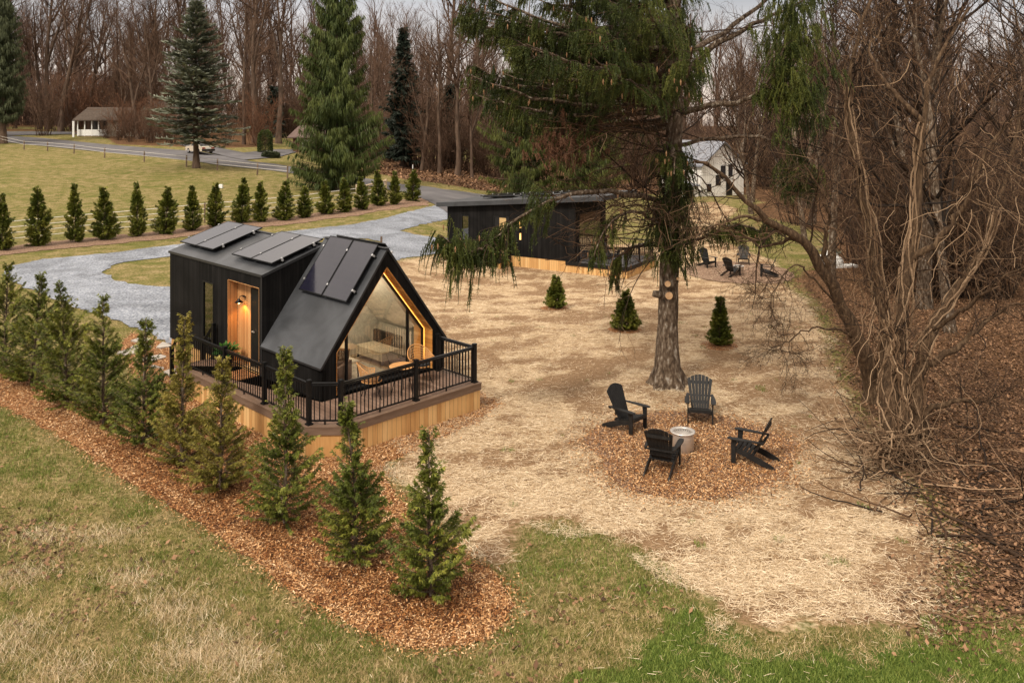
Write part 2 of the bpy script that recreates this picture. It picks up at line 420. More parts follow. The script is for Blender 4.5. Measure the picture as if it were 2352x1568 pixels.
def cover(x, y):
    """how thickly the straw lies"""
    c = fnoise(x * 1.0 + y * .35, y * 1.8 - x * .5, 1.25, 11) * .55 + fnoise(x * 1.0 + y * .5, y * 1.8 - x * .6, .5, 13) * .25 + fnoise(x, y, 5.5, 12) * .20
    bias = .15 * sstep((x - 4) / 4) * sstep((26 - y) / 8) + .05 * sstep((y - 22) / 6) * sstep((34 - y) / 8)
    return np.clip((c - .405 - bias) * 6.5, 0, 1)
def make_ground():
    us = np.concatenate([np.linspace(-1.6, -.72, 40, endpoint=False), np.linspace(-.72, .72, 330), np.linspace(.72, 1.6, 41)[1:]])
    ys = np.concatenate([np.linspace(3, 9.5, 14, endpoint=False), np.geomspace(9.5, 700, 360)])
    U, Yy = np.meshgrid(us, ys)
    X = U * Yy; Z = H(X, Yy)
    near = sstep((45 - Yy) / 20)
    V = np.stack([X, Yy, Z], -1).reshape(-1, 3)
    idx = np.arange(V.shape[0]).reshape(len(ys), len(us))
    Q = np.stack([idx[:-1, :-1], idx[:-1, 1:], idx[1:, 1:], idx[1:, :-1]], -1).reshape(-1, 4)
    mb = MB(); mb.quads(V, Q)
    m, n, l, b = newmat('ground_mix')
    o = mb.build('ground', m, smooth=True)
    x, y = V[:, 0], V[:, 1]
    for nm, pl in (('m_straw', [P_STRAW]), ('m_leaf', [P_LEAF, P_LEAF2, P_LEAF3, P_LEAF4]), ('m_green', [P_GREEN])):
        d = np.maximum.reduce([poly_sdf(x, y, p) for p in pl])
        if nm == 'm_leaf': d = np.maximum(d, y - 165)
        at = o.data.attributes.new(nm, 'FLOAT', 'POINT')
        at.data.foreach_set('value', np.clip(d, -8, 8).astype(np.float32))
    at = o.data.attributes.new('m_cov', 'FLOAT', 'POINT'); at.data.foreach_set('value', cover(x, y).astype(np.float32))
    geo = n.new('ShaderNodeNewGeometry')
    def noise(sc, det=6, rg=.55, vec=None, dist=0):
        q = n.new('ShaderNodeTexNoise'); q.inputs['Scale'].default_value = sc; q.inputs['Detail'].default_value = det; q.inputs['Roughness'].default_value = rg; q.inputs['Distortion'].default_value = dist
        l.new(vec or geo.outputs['Position'], q.inputs[0]); return q.outputs[0]
    def math_(op, a, b_=None, c=None, clamp=False):
        q = n.new('ShaderNodeMath'); q.operation = op; q.use_clamp = clamp
        for i, v in enumerate((a, b_, c)):
            if v is None: continue
            if isinstance(v, (int, float)): q.inputs[i].default_value = v
            else: l.new(v, q.inputs[i])
        return q.outputs[0]
    def mask(attr, wob, soft, nz):
        a = n.new('ShaderNodeAttribute'); a.attribute_name = attr
        t = math_('MULTIPLY_ADD', nz, wob, a.outputs['Fac'])
        t = math_('SUBTRACT', t, wob * .5)
        return math_('DIVIDE', t, soft, clamp=True)
    def mixc(f, c1, c2):
        q = n.new('ShaderNodeMix'); q.data_type = 'RGBA'
        l.new(f, q.inputs[0])
        for i, c in ((6, c1), (7, c2)):
            if isinstance(c, tuple): q.inputs[i].default_value = (*c, 1)
            else: l.new(c, q.inputs[i])
        return q.outputs[2]
    def ramp_(f, cols):
        r = rampnode(n, cols); l.new(f, r.inputs[0]); return r.outputs[0]
    n_big = noise(.35, 5); n_mid = noise(1.3, 6); n_fine = noise(9, 8, .7); n_vf = noise(40, 6, .7)
    # streaky noise for mown grass and straw
    mp_ = n.new('ShaderNodeMapping'); mp_.inputs['Scale'].default_value = (2.0, 7.0, 2.0); mp_.inputs['Rotation'].default_value = (0, 0, R(12)); l.new(geo.outputs['Position'], mp_.inputs[0])
    n_str = noise(1.6, 8, .72, mp_.outputs[0], .6)
    def comb(a, wa, b_, wb, c=None, wc=0):
        t = math_('MULTIPLY', a, wa); t = math_('MULTIPLY_ADD', b_, wb, t)
        if c is not None: t = math_('MULTIPLY_ADD', c, wc, t)
        return t
    g = comb(n_mid, .42, n_str, .20, n_fine, .38)
    grass = ramp_(g, [(.36, (.070, .088, .014)), (.44, (.130, .128, .030)), (.50, (.22, .180, .066)), (.56, (.32, .24, .115)), (.66, (.40, .30, .16))])
    grass2 = ramp_(comb(n_big, .6, n_mid, .25, n_str, .15), [(.40, (.115, .125, .024)), (.50, (.20, .18, .052)), (.58, (.31, .245, .10))])
    gfac = ramp_(n_big, [(.36, (.35, .35, .35)), (.52, (1, 1, 1))])
    col = mixc(gfac, grass2, grass)
    col = mixc(math_('MULTIPLY', ramp_(n_fine, [(.40, (1, 1, 1)), (.56, (0, 0, 0))]), .6), col, (.045, .045, .014))
    sc_ = comb(n_str, .55, n_fine, .20, n_mid, .25)
    straw = ramp_(sc_, [(.40, (.17, .10, .052)), (.455, (.31, .20, .105)), (.50, (.47, .34, .205)), (.58, (.64, .50, .33))])
    lf = comb(n_fine, .7, n_mid, .3)
    leaf = ramp_(lf, [(.36, (.035, .020, .010)), (.46, (.085, .046, .022)), (.54, (.15, .080, .040)), (.66, (.24, .13, .068))])
    green = ramp_(comb(n_fine, .5, n_mid, .5), [(.35, (.035, .060, .010)), (.55, (.080, .125, .024)), (.7, (.12, .16, .04))])
    col = mixc(mask('m_leaf', 1.8, .5, n_mid), col, leaf)
    ca = n.new('ShaderNodeAttribute'); ca.attribute_name = 'm_cov'
    cf = math_('MULTIPLY_ADD', n_fine, 1.1, ca.outputs['Fac']); cf = math_('SUBTRACT', cf, .75, clamp=True); cf = math_('MULTIPLY', cf, 1.8, clamp=True)
    dirt = ramp_(comb(n_fine, .5, n_vf, .5), [(.38, (.15, .090, .048)), (.5, (.25, .155, .085)), (.62, (.36, .245, .145))])
    straw = mixc(cf, dirt, straw)
    straw = mixc(math_('MULTIPLY', ramp_(noise(17, 6, .75), [(.40, (1, 1, 1)), (.50, (0, 0, 0))]), .55), straw, (.16, .095, .05))
    col = mixc(mask('m_straw', 1.6, .35, n_fine), col, straw)
    col = mixc(mask('m_green', 2.2, .4, n_mid), col, green)
    l.new(col, b.inputs['Base Color'])
    b.inputs['Roughness'].default_value = .95; b.inputs['Specular IOR Level'].default_value = .1
    bp = n.new('ShaderNodeBump'); bp.inputs['Strength'].default_value = 1.; bp.inputs['Distance'].default_value = .05
    l.new(comb(n_fine, .6, n_str, .6, n_vf, .3), bp.inputs['Height']); l.new(bp.outputs[0], b.inputs['Normal'])
    tag(o, 'rolling ground of dry grass, straw and leaf litter', None, None, 'structure')
    return o
make_ground()

def drape(name, polys_out, holes, mat, off, step, label, jitter=.0, seed=1, kind='structure'):
    """sheet laid over the land: outline polygon (world xy), triangulated with inner points"""
    r = rng(seed)
    def dens(P, st):
        out = []
        for p, q in zip(P, np.roll(P, -1, 0)):
            L = np.hypot(*(q - p)); k = max(1, int(L / st))
            for i in range(k): out.append(p + (q - p) * i / k)
        out = np.array(out)
        if jitter: out = out + r.normal(0, jitter, out.shape)
        return out
    O = dens(np.asarray(polys_out, float), step * .6)
    Hs = [dens(np.asarray(h, float), step * .6) for h in holes]
    x0, y0 = O.min(0); x1, y1 = O.max(0)
    gx, gy = np.meshgrid(np.arange(x0, x1, step), np.arange(y0, y1, step))
    gp = np.stack([gx.ravel(), gy.ravel()], -1) + r.uniform(-.2, .2, (gx.size, 2)) * step
    s = poly_sdf(gp[:, 0], gp[:, 1], O)
    for h in Hs: s = np.minimum(s, -poly_sdf(gp[:, 0], gp[:, 1], h))
    gp = gp[s > step * .3]
    pts = np.vstack([O] + Hs + [gp]); edges = []; o = 0
    for ring in [O] + Hs:
        k = len(ring); edges += [(o + i, o + (i + 1) % k) for i in range(k)]; o += k
    vs, es, fs, *_ = delaunay_2d_cdt([Vector(p) for p in pts], edges, [], 0, 1e-4)
    V = np.array([(v.x, v.y) for v in vs]); F = np.array([f for f in fs if len(f) == 3])
    c = V[F].mean(1); s = poly_sdf(c[:, 0], c[:, 1], O)
    for h in Hs: s = np.minimum(s, -poly_sdf(c[:, 0], c[:, 1], h))
    F = F[s > 0]
    V3 = np.column_stack([V, H(V[:, 0], V[:, 1]) + off])
    a, b_, c_ = V3[F[:, 0]], V3[F[:, 1]], V3[F[:, 2]]
    fl = np.cross(b_ - a, c_ - a)[:, 2] < 0; F[fl] = F[fl][:, ::-1]
    mb = MB(); mb.tris(V3, F)
    ob = mb.build(name, mat, smooth=True)
    tag(ob, label, None, None, kind)
    return ob, O, Hs

# road and drives
M['asphalt'] = mat_noise('asphalt', [(0.3, (.085, .080, .085)), (0.7, (.135, .128, .130))], .5, rough=.75, bump=.2, bscale=30, spec=.35)
M['gravel'] = mat_noise('gravel', [(0.32, (.10, .110, .135)), (0.48, (.225, .245, .285)), (0.68, (.40, .42, .46))], 14, rough=.9, bump=1., bscale=22, detail=10, dist=.04)
def add_broad(m, lo, hi, sc):
    n, l = m.node_tree.nodes, m.node_tree.links; b = [x for x in n if x.type == 'BSDF_PRINCIPLED'][0]; src = b.inputs['Base Color'].links[0].from_socket
    t = n.new('ShaderNodeTexCoord'); q = n.new('ShaderNodeTexNoise'); q.inputs['Scale'].default_value = sc; q.inputs['Detail'].default_value = 5; q.inputs['Distortion'].default_value = 1.2; l.new(t.outputs['Object'], q.inputs[0])
    mr = n.new('ShaderNodeMapRange'); mr.inputs[1].default_value = .38; mr.inputs[2].default_value = .62; mr.inputs[3].default_value = lo; mr.inputs[4].default_value = hi; l.new(q.outputs[0], mr.inputs[0])
    vm_ = n.new('ShaderNodeVectorMath'); vm_.operation = 'SCALE'; l.new(src, vm_.inputs[0]); l.new(mr.outputs[0], vm_.inputs['Scale']); l.new(vm_.outputs[0], b.inputs['Base Color'])
add_broad(M['gravel'], .70, 1.08, .45); add_broad(M['asphalt'], .8, 1.15, .12); add_broad(M['roof_membrane'], .78, 1.2, .9); add_broad(M['siding'], .75, 1.35, .8)
road_near = [(-500, 322), (0, 326), (221, 348.5), (392, 365), (499, 380), (629, 393), (760, 412), (925, 442), (990, 466), (1028, 490), (1090, 520)]
road_far = [(1300, 475), (1157, 452), (1015, 435), (925, 424), (843, 411), (628, 377), (579, 372), (470, 351), (297, 337), (100, 318), (0, 311), (-500, 305)]
drape('road', GP(road_near + [(1250, 520)] + road_far), [], M['asphalt'], .05, 1.2, 'grey asphalt country road crossing behind the field', .04, 3)
drape('driveway_path', GP([(560, 369), (640, 362), (700, 345), (640, 344), (560, 352), (500, 340), (440, 331), (410, 333), (470, 349), (520, 361)]), [], M['asphalt'], .09, .9, 'asphalt driveway joining the road by the hedge', .05, 4)
drape('house_path', GP([(-120, 310), (0, 313), (60, 311), (180, 309), (170, 304), (60, 303), (-120, 304)]), [], M['asphalt'], .09, .9, 'paved lane leading to the porch house', .05, 5)
gravel_o = [(1040, 492), (1000, 472), (953, 484), (886, 502), (809, 516), (680, 530), (540, 546), (416, 561), (250, 582), (100, 596), (25, 611), (5, 630), (30, 648), (100, 678), (200, 715), (270, 737), (330, 762), (398, 792), (470, 830), (560, 760), (700, 690), (916, 596), (1022, 580), (1100, 585), (1180, 560), (1100, 520)]
isl1 = [(235, 625), (270, 606), (330, 596), (400, 590), (600, 566), (760, 546), (845, 549), (875, 556), (800, 582), (600, 630), (430, 662), (330, 657), (265, 645)]
isl2 = [(921, 531), (964, 517), (1025, 505), (1080, 505), (1080, 552), (1021, 548), (963, 541)]
gv, gO, gH = drape('gravel_driveway', GP(gravel_o), [GP(isl1), GP(isl2)], M['gravel'], .03, .5, 'pale grey crushed stone driveway looping round a grass island', .07, 6)

# mulch beds
M['mulch_new'] = mat_noise('fresh_mulch', [(0.34, (.060, .022, .007)), (0.48, (.22, .085, .026)), (0.60, (.42, .20, .080)), (0.72, (.55, .33, .17))], 26, rough=.85, bump=1., bscale=40, detail=4, dist=.04)
M['mulch_old'] = mat_noise('weathered_mulch', [(0.34, (.075, .042, .026)), (0.48, (.21, .125, .080)), (0.62, (.38, .25, .165)), (0.72, (.50, .37, .26))], 26, rough=.85, bump=1., bscale=40, detail=4, dist=.04)
bed_low = [(-120, 880), (0, 932), (60, 958), (130, 1000), (200, 1045), (290, 1103), (380, 1155), (470, 1212), (560, 1272), (640, 1332), (720, 1387), (800, 1432), (900, 1475), (980, 1492), (1080, 1482), (1150, 1440), (1178, 1390), (1150, 1335), (1090, 1295), (1030, 1250), (960, 1180), (890, 1110), (880, 1070), (1000, 1010), (1100, 968), (1150, 930)]
P_BED = GP(bed_low + [(1110, 905), (940, 860), (800, 860), (560, 800), (400, 795), (300, 765), (270, 800), (300, 850), (340, 920), (300, 960), (200, 925), (100, 880), (0, 850), (-120, 820)])
drape('mulch_bed', P_BED, [], M['mulch_new'], .02, .35, 'bed of wood chip mulch under the near row of arborvitae', .05, 8)
P_RING = np.array([G(1578, 1035)[:2] + np.array([math.cos(t) * 2.35 * (1 + .10 * math.sin(3 * t + 1) + .05 * math.sin(7 * t)), math.sin(t) * 2.5 * (1 + .08 * math.sin(2 * t))]) for t in np.linspace(0, 2 * PI, 40, endpoint=False)])
drape('mulch_ring', P_RING, [], M['mulch_old'], .02, .3, 'round patch of orange wood chips under the near fire pit', .06, 9)
P_RING2 = np.array([G(1695, 625)[:2] + np.array([math.cos(t) * 2.9, math.sin(t) * 3.2]) for t in np.linspace(0, 2 * PI, 36, endpoint=False)])
drape('mulch_ring', P_RING2, [], M['mulch_old'], .03, .4, 'round patch of pale wood chips under the far fire pit', .1, 10)
row_b = [(5, 575), (90, 565), (173, 557), (240, 551), (317, 543), (380, 538), (443, 530), (495, 520), (555, 512), (600, 510), (652, 506), (699, 500), (749, 492), (792, 488), (832, 482), (869, 473), (908, 470), (947, 462)]
P_BEDB = GP([(x, y + 12) for x, y in [(-60, 592)] + row_b + [(985, 461)]] + [(x, y - 7) for x, y in [(985, 462)] + row_b[::-1] + [(-60, 590)]])
drape('mulch_strip', P_BEDB, [], M['mulch_old'], .03, .5, 'weathered mulch strip under the far row of arborvitae', .12, 11)

# ------------------------------------------------------------------ scattered stuff on the land
def in_view(x, y, z, pad=.04):
    vx = CX + FPX * x / y; vy = HORY + FPX * (CAMH - z) / y
    return (vx > -2352 * pad) & (vx < 2352 * (1 + pad)) & (vy < 1568 * (1 + pad))

def scatter(n, ymin, ymax, seed, power=0.0):
    """random land points, denser near the camera"""
    r = rng(seed); u = r.uniform(-.66, .66, n)
    t = r.uniform(0, 1, n); y = ymin * (ymax / ymin) ** t
    return u * y, y, r

BUILT = []      # footprints kept clear of straw, grass and chips (filled below)
CAB_O = np.array([-4.627, 20.666]); CAB_T = R(45.859)
def cab_local(x, y):
    dx, dy = x - CAB_O[0], y - CAB_O[1]; c, s = math.cos(CAB_T), math.sin(CAB_T)
    return dx * c + dy * s, -dx * s + dy * c
def outside_cabin(x, y):
    lx, ly = cab_local(x, y)
    deck = (lx > -1.12) & (lx < 3.7) & (ly > -1.62) & (ly < 5.4) & (lx + ly > -2.22)
    box_ = (lx > 0) & (lx < 3.9) & (ly > -.1) & (ly < 8.4)
    return ~(deck | box_)

def strands(name, mat, x, y, z, r, L, W, lift, label, flat=.15, curve=0.):
    n = len(x); az = r.uniform(0, 2 * PI, n); l_ = r.uniform(*L, n); w_ = r.uniform(*W, n); el = np.abs(r.normal(0, flat, n))
    D = np.stack([np.cos(az) * np.cos(el), np.sin(az) * np.cos(el), np.sin(el)], -1) * l_[:, None]
    side = np.stack([-np.sin(az), np.cos(az), r.normal(0, .5, n)], -1); side /= np.linalg.norm(side, axis=1, keepdims=True)
    C = np.stack([x, y, z + lift + r.uniform(0, .025, n)], -1)
    Wd = side * w_[:, None] / 2
    V = np.stack([C - Wd, C + Wd, C + D + Wd, C + D - Wd], 1)
    mb = MB(); mb.quads(V, np.arange(n * 4).reshape(n, 4), r.uniform(0, 1, n))
    o = mb.build(name, mat); tag(o, label, None, None, 'stuff'); return o

M['straw'] = mat_noise('straw_strands', [(0.1, (.36, .245, .135)), (0.5, (.68, .53, .345)), (0.9, (.88, .74, .54))], .8, rough=.6, rnd=.85)
M['chip_new'] = mat_noise('fresh_chips', [(0.12, (.030, .010, .003)), (0.44, (.155, .050, .012)), (0.70, (.36, .145, .040)), (0.96, (.74, .44, .21))], .6, rough=.7, rnd=.85)
M['chip_old'] = mat_noise('weathered_chips', [(0.08, (.11, .045, .016)), (0.4, (.35, .165, .062)), (0.7, (.60, .34, .150)), (0.93, (.84, .60, .36))], .6, rough=.7, rnd=.85)
M['blade'] = mat_noise('grass_blades', [(0.30, (.060, .085, .010)), (0.42, (.15, .15, .026)), (0.50, (.27, .21, .075)), (0.58, (.42, .31, .15)), (0.75, (.62, .46, .26))], 2.4, rough=.7, rnd=.45)
M['blade_green'] = mat_noise('fresh_grass_blades', [(0.1, (.055, .085, .010)), (0.5, (.13, .18, .026)), (0.9, (.27, .30, .07))], .7, rough=.65, rnd=.7)
M['leaves'] = mat_noise('fallen_leaves', [(0.05, (.035, .018, .009)), (0.5, (.13, .064, .031)), (0.95, (.36, .205, .11))], .6, rough=.75, rnd=.85)

def sd(x, y, P): return poly_sdf(x, y, P)
# straw
x, y, r = scatter(900000, 10.5, 48, 21)
s = sd(x, y, P_STRAW) + (fnoise(x, y, .9, 3) - .5) * 1.6
cov = cover(x, y)
keep = (s > .05) & (r.uniform(0, 1, len(x)) < np.clip(cov * 1.05, .12, 1)) & outside_cabin(x, y) & (sd(x, y, P_RING) < -.05)
x, y = x[keep], y[keep]
strands('straw_mulch', M['straw'], x, y, H(x, y), r, (.05, .17), (.0028, .006), .012, 'loose pale straw spread over the seeded yard', .10)
r = rng(91); wx = []; wy = []
for _ in range(150):
    yy = float(r.uniform(12.5, 27)); xx = float(r.uniform(-.2, .6)) * yy; n_ = int(r.integers(30, 110)); wx.append(xx + r.normal(0, .30, n_)); wy.append(yy + r.normal(0, .14, n_))
wx = np.concatenate(wx); wy = np.concatenate(wy); k = (sd(wx, wy, P_STRAW) > .1) & (sd(wx, wy, P_RING) < -.1) & (sd(wx, wy, P_BED) < 0) & outside_cabin(wx, wy); wx, wy = wx[k], wy[k]
strands('straw_wisps', M['straw'], wx, wy, H(wx, wy), r, (.08, .24), (.003, .006), .02, 'longer straw wisps lying in little heaps on the yard', .16)
# stray straw on grass
x, y, r = scatter(8000, 10.5, 30, 22)
s = sd(x, y, P_STRAW); keep = (s < 0) & (s > -4.5) & (sd(x, y, P_BED) < 0) & (r.uniform(0, 1, len(x)) < np.exp(s / 1.5))
x, y = x[keep], y[keep]
strands('stray_straw', M['straw'], x, y, H(x, y), r, (.06, .15), (.0025, .005), .03, 'scattered straws blown onto the lawn edge', .15)

def chips(name, mat, x, y, r, lbl, L=(.018, .055), W=(.006, .020)):
    n = len(x); az = r.uniform(0, 2 * PI, n)
    D = np.stack([np.cos(az), np.sin(az), r.normal(0, .35, n)], -1) * r.uniform(*L, n)[:, None]
    Wd = np.stack([-np.sin(az), np.cos(az), r.normal(0, .35, n)], -1) * (r.uniform(*W, n) / 2)[:, None]
    C = np.stack([x, y, H(x, y) + .03 + r.uniform(0, .02, n)], -1)
    V = np.stack([C - Wd, C + Wd, C + D + Wd * r.uniform(.2, 1.2, n)[:, None], C + D - Wd], 1)
    mb = MB(); mb.quads(V, np.arange(n * 4).reshape(n, 4), r.uniform(0, 1, n)); o = mb.build(name, mat); tag(o, lbl, None, None, 'stuff')
x, y, r = scatter(950000, 10.5, 33, 23)
k = (sd(x, y, P_BED) + r.normal(0, .15, len(x)) > 0) & outside_cabin(x, y); x, y = x[k], y[k]
lx, ly = cab_local(x, y)
vx = CX + FPX * x / y; vy = HORY + FPX * CAMH / y
old = ((vx < 330) & (vy < 1010)) | (fnoise(x, y, 1.2, 4) > .74) | ((np.abs(lx - 1.3) < 3.1) & (np.abs(ly - 2) < 4.3)) | (vy < 960)
old |= (sd(x, y, P_BED) < .38) & (fnoise(x, y, .5, 6) > .42); old ^= r.uniform(0, 1, len(x)) < .14
chips('wood_chips', M['chip_new'], x[~old], y[~old], r, 'fresh orange brown wood chips of the near bed')
chips('wood_chips', M['chip_old'], x[old], y[old], r, 'pale sun bleached wood chips beside the black cabin')
x, y, r = scatter(560000, 15, 26, 24)
k = sd(x, y, P_RING) + r.normal(0, .38, len(x)) > 0; x, y = x[k], y[k]
old = (fnoise(x, y, .8, 14) > .33) ^ (r.uniform(0, 1, len(x)) < .3)
chips('wood_chips', M['chip_new'], x[~old], y[~old], r, 'orange wood chips around the near fire pit')
chips('wood_chips', M['chip_old'], x[old], y[old], r, 'lighter wood chips mixed in around the near fire pit')
# dry and green blades of the lawn
def blades(name, mat, x, y, r, Lr, Wr, lbl, lean=.6):
    n = len(x); az = r.uniform(0, 2 * PI, n) ; ln = np.abs(r.normal(lean, .3, n)); L = r.uniform(*Lr, n)
    D = np.stack([np.cos(az) * np.sin(ln), np.sin(az) * np.sin(ln), np.cos(ln)], -1) * L[:, None]
    a2 = r.uniform(0, 2 * PI, n)
    Wd = np.stack([np.cos(a2), np.sin(a2), 0 * a2], -1) * (r.uniform(*Wr, n) / 2)[:, None]
    C = np.stack([x, y, H(x, y)], -1)
    V = np.stack([C - Wd, C + Wd, C + D], 1)
    mb = MB(); mb.tris(V, np.arange(n * 3).reshape(n, 3), r.uniform(0, 1, n)); o = mb.build(name, mat); tag(o, lbl, None, None, 'stuff')
x, y, r = scatter(900000, 10.2, 34, 25)
bed = sd(x, y, P_BED); st = sd(x, y, P_STRAW); lf = sd(x, y, P_LEAF)
vx = CX + FPX * x / y; vy = HORY + FPX * CAMH / y
k = (bed < -.05) & (st < .1) & (lf < -.1) & outside_cabin(x, y) & (sd(x, y, P_RING) < 0)
gm = np.full(len(x), True)
for hh in gH[:1]: gm &= True
gs = sd(x, y, gO); k &= gs < 0
gn = fnoise(x, y, 1.8, 31)
grn = ((sd(x, y, P_GREEN) + (gn - .5) * 2.6 > 0) | (((sd(x, y, P_GREEN2) + (gn - .5) * 1.4 > 0) | (sd(x, y, P_GREEN3) + (gn - .5) * 1.4 > 0)) & (r.uniform(0, 1, len(x)) < .45))) & (fnoise(x, y, .55, 52) > .36)
kk = k & ~grn & (r.uniform(0, 1, len(x)) < .25 + .9 * fnoise(x, y, .6, 8))
blades('lawn_grass', M['blade'], x[kk], y[kk], r, (.04, .12), (.005, .011), 'matted half dry lawn grass in the foreground', .85)
kk = k & ~grn & (gn > .64) & (r.uniform(0, 1, len(x)) < .6)
blades('green_grass', M['blade_green'], x[kk], y[kk], r, (.03, .09), (.005, .010), 'greener patches in the half dry lawn', .6)
kk = (grn | ((st > -.2) & (fnoise(x, y, .7, 41) > .80))) & (bed < -.1) & (sd(x, y, P_RING) < -.1) & outside_cabin(x, y) & (lf < .6)
blades('fresh_grass', M['blade_green'], x[kk], y[kk], r, (.03, .10), (.007, .015), 'bright fresh green grass at the edge of the straw', .6)
r = rng(61); ax, ay = [], []
for _ in range(340):
    yy = float(r.uniform(10.6, 24)); xx = float(r.uniform(-.62, .2)) * yy; n_ = int(r.integers(40, 150)); ax.append(xx + r.normal(0, .10, n_)); ay.append(yy + r.normal(0, .10, n_))
ax = np.concatenate(ax); ay = np.concatenate(ay); k2 = (sd(ax, ay, P_BED) < -.05) & (sd(ax, ay, P_STRAW) < .2) & outside_cabin(ax, ay) & (sd(ax, ay, gO) < 0); hf = r.uniform(0, 1, len(ax)) < .5
k3 = k2 & (vnoise(ax, ay, 1.1, 66) > .5); k4 = k2 & ~k3
blades('grass_tufts', M['blade_green'], ax[k3], ay[k3], r, (.05, .13), (.005, .010), 'small green tufts standing out of the mown lawn', .5)
blades('grass_tufts', M['blade'], ax[k4], ay[k4], r, (.05, .14), (.005, .010), 'small dry tufts standing out of the mown lawn', .6)
# long bleached tufts
r = rng(28); tx, ty = [], []
for vx_, vy_ in [(380, 1390), (430, 1420), (470, 1480), (520, 1500), (100, 1230), (60, 1320), (40, 1450), (250, 1230), (560, 1540), (20, 1500), (150, 1540), (420, 1520), (300, 1330)]:
    g_ = G(vx_, vy_); n_ = 700; tx.append(g_[0] + r.normal(0, .32, n_)); ty.append(g_[1] + r.normal(0, .22, n_))
tx = np.concatenate(tx); ty = np.concatenate(ty)
blades('bleached_grass', M['straw'], tx, ty, r, (.07, .20), (.004, .008), 'long bleached grass tufts in the lower left lawn', .9)
# fallen leaves
def leafs(x, y, r, size, name, lbl):
    n = len(x); az = r.uniform(0, 2 * PI, n); s_ = r.uniform(*size, n)
    D = np.stack([np.cos(az), np.sin(az), r.normal(0, .4, n)], -1) * s_[:, None]
    Wd = np.stack([-np.sin(az), np.cos(az), r.normal(0, .4, n)], -1) * (s_ * .35)[:, None]
    mb = MB(); mb.cards(np.stack([x, y, H(x, y) + .03], -1), D, Wd, r.uniform(0, 1, n)); o = mb.build(name, M['leaves']); tag(o, lbl, None, None, 'stuff')
x, y, r = scatter(380000, 11, 60, 26)
k = sd(x, y, P_LEAF) + r.normal(0, .5, len(x)) > 0
leafs(x[k], y[k], r, (.04, .10), 'leaf_litter', 'brown leaf litter under the trees on the right')
x = r.uniform(-20, 30, 60000); y = r.uniform(70, 150, 60000)
k = sd(x, y, P_LEAF2) + r.normal(0, .8, len(x)) > 0
leafs(x[k], y[k], r, (.18, .34), 'leaf_litter', 'russet fallen leaves beyond the road bend')
x, y, r = scatter(5200, 10.5, 30, 27)
k = (sd(x, y, P_STRAW) < 0) & (sd(x, y, P_BED) < 0) & (fnoise(x, y, 2.5, 77) > .5) & outside_cabin(x, y) & (x < 1)
x, y = x[k], y[k]
for vx_, vy_, n_ in ((60, 1215, 160), (110, 1260, 130), (30, 1300, 90), (330, 1330, 60), (180, 1400, 50), (600, 1450, 40), (1300, 1400, 40), (1450, 1380, 50)):
    g_ = G(vx_, vy_); x = np.concatenate([x, g_[0] + r.normal(0, .45, n_)]); y = np.concatenate([y, g_[1] + r.normal(0, .35, n_)])
leafs(x, y, r, (.05, .11), 'stray_leaves', 'few dry leaves lying on the foreground lawn')

# ------------------------------------------------------------------ solar panel material (real cell grid)
def mat_panel():
    m, n, l, b = newmat('solar_cells')
    t = n.new('ShaderNodeTexCoord'); mp = n.new('ShaderNodeMapping'); mp.inputs['Scale'].default_value = (6.0, 6.0, 6.0); l.new(t.outputs['Object'], mp.inputs[0])
    br = n.new('ShaderNodeTexBrick'); br.offset = 0; br.inputs['Scale'].default_value = 1; br.inputs['Mortar Size'].default_value = .012
    br.inputs['Color1'].default_value = (.010, .010, .020, 1); br.inputs['Color2'].default_value = (.014, .013, .024, 1); br.inputs['Mortar'].default_value = (.03, .03, .035, 1)
    br.inputs['Brick Width'].default_value = 1; br.inputs['Row Height'].default_value = 1
    l.new(mp.outputs[0], br.inputs[0]); l.new(br.outputs[0], b.inputs['Base Color'])
    b.inputs['Roughness'].default_value = .14; b.inputs['Specular IOR Level'].default_value = .6
    b.inputs['Coat Weight'].default_value = .45; b.inputs['Coat Roughness'].default_value = .08
    return m
M['panel'] = mat_panel()
M['alu'] = mat_flat('aluminium_clamp', (.62, .62, .62), .4, .6)
M['warm_emit'] = mat_emit('warm_bulb', (1.0, .50, .12), 18)
M['strip_emit'] = mat_emit('led_strip', (1.0, .42, .07), 3.2)
M['amber_emit'] = mat_emit('amber_glow_lamp', (1.0, .52, .16), 3)
M['dark_in'] = mat_flat('dark_interior', (.02, .017, .014), .7)
M['door'] = mat_flat('black_door_paint', (.010, .010, .010), .4)
M['rug'] = mat_noise('woven_rug', [(0.3, (.30, .28, .26)), (0.6, (.55, .51, .45))], 7, rough=.95)
M['leather'] = mat_noise('brown_leather', [(0.3, (.13, .055, .025)), (0.7, (.22, .10, .045))], 4, rough=.5)
M['cream'] = mat_flat('cream_fabric', (.62, .55, .43), .9)
M['grey_stone'] = mat_noise('flagstone', [(0.3, (.30, .27, .24)), (0.7, (.46, .42, .37))], 3, rough=.85, bump=.3)
M['wood_far'] = mat_boards('pine_ply', [(0.2, (.45, .30, .13)), (0.8, (.60, .43, .21))], .3, 2, groove=.02)
M['dark_cushion'] = mat_flat('black_cushion', (.014, .014, .015), .9)

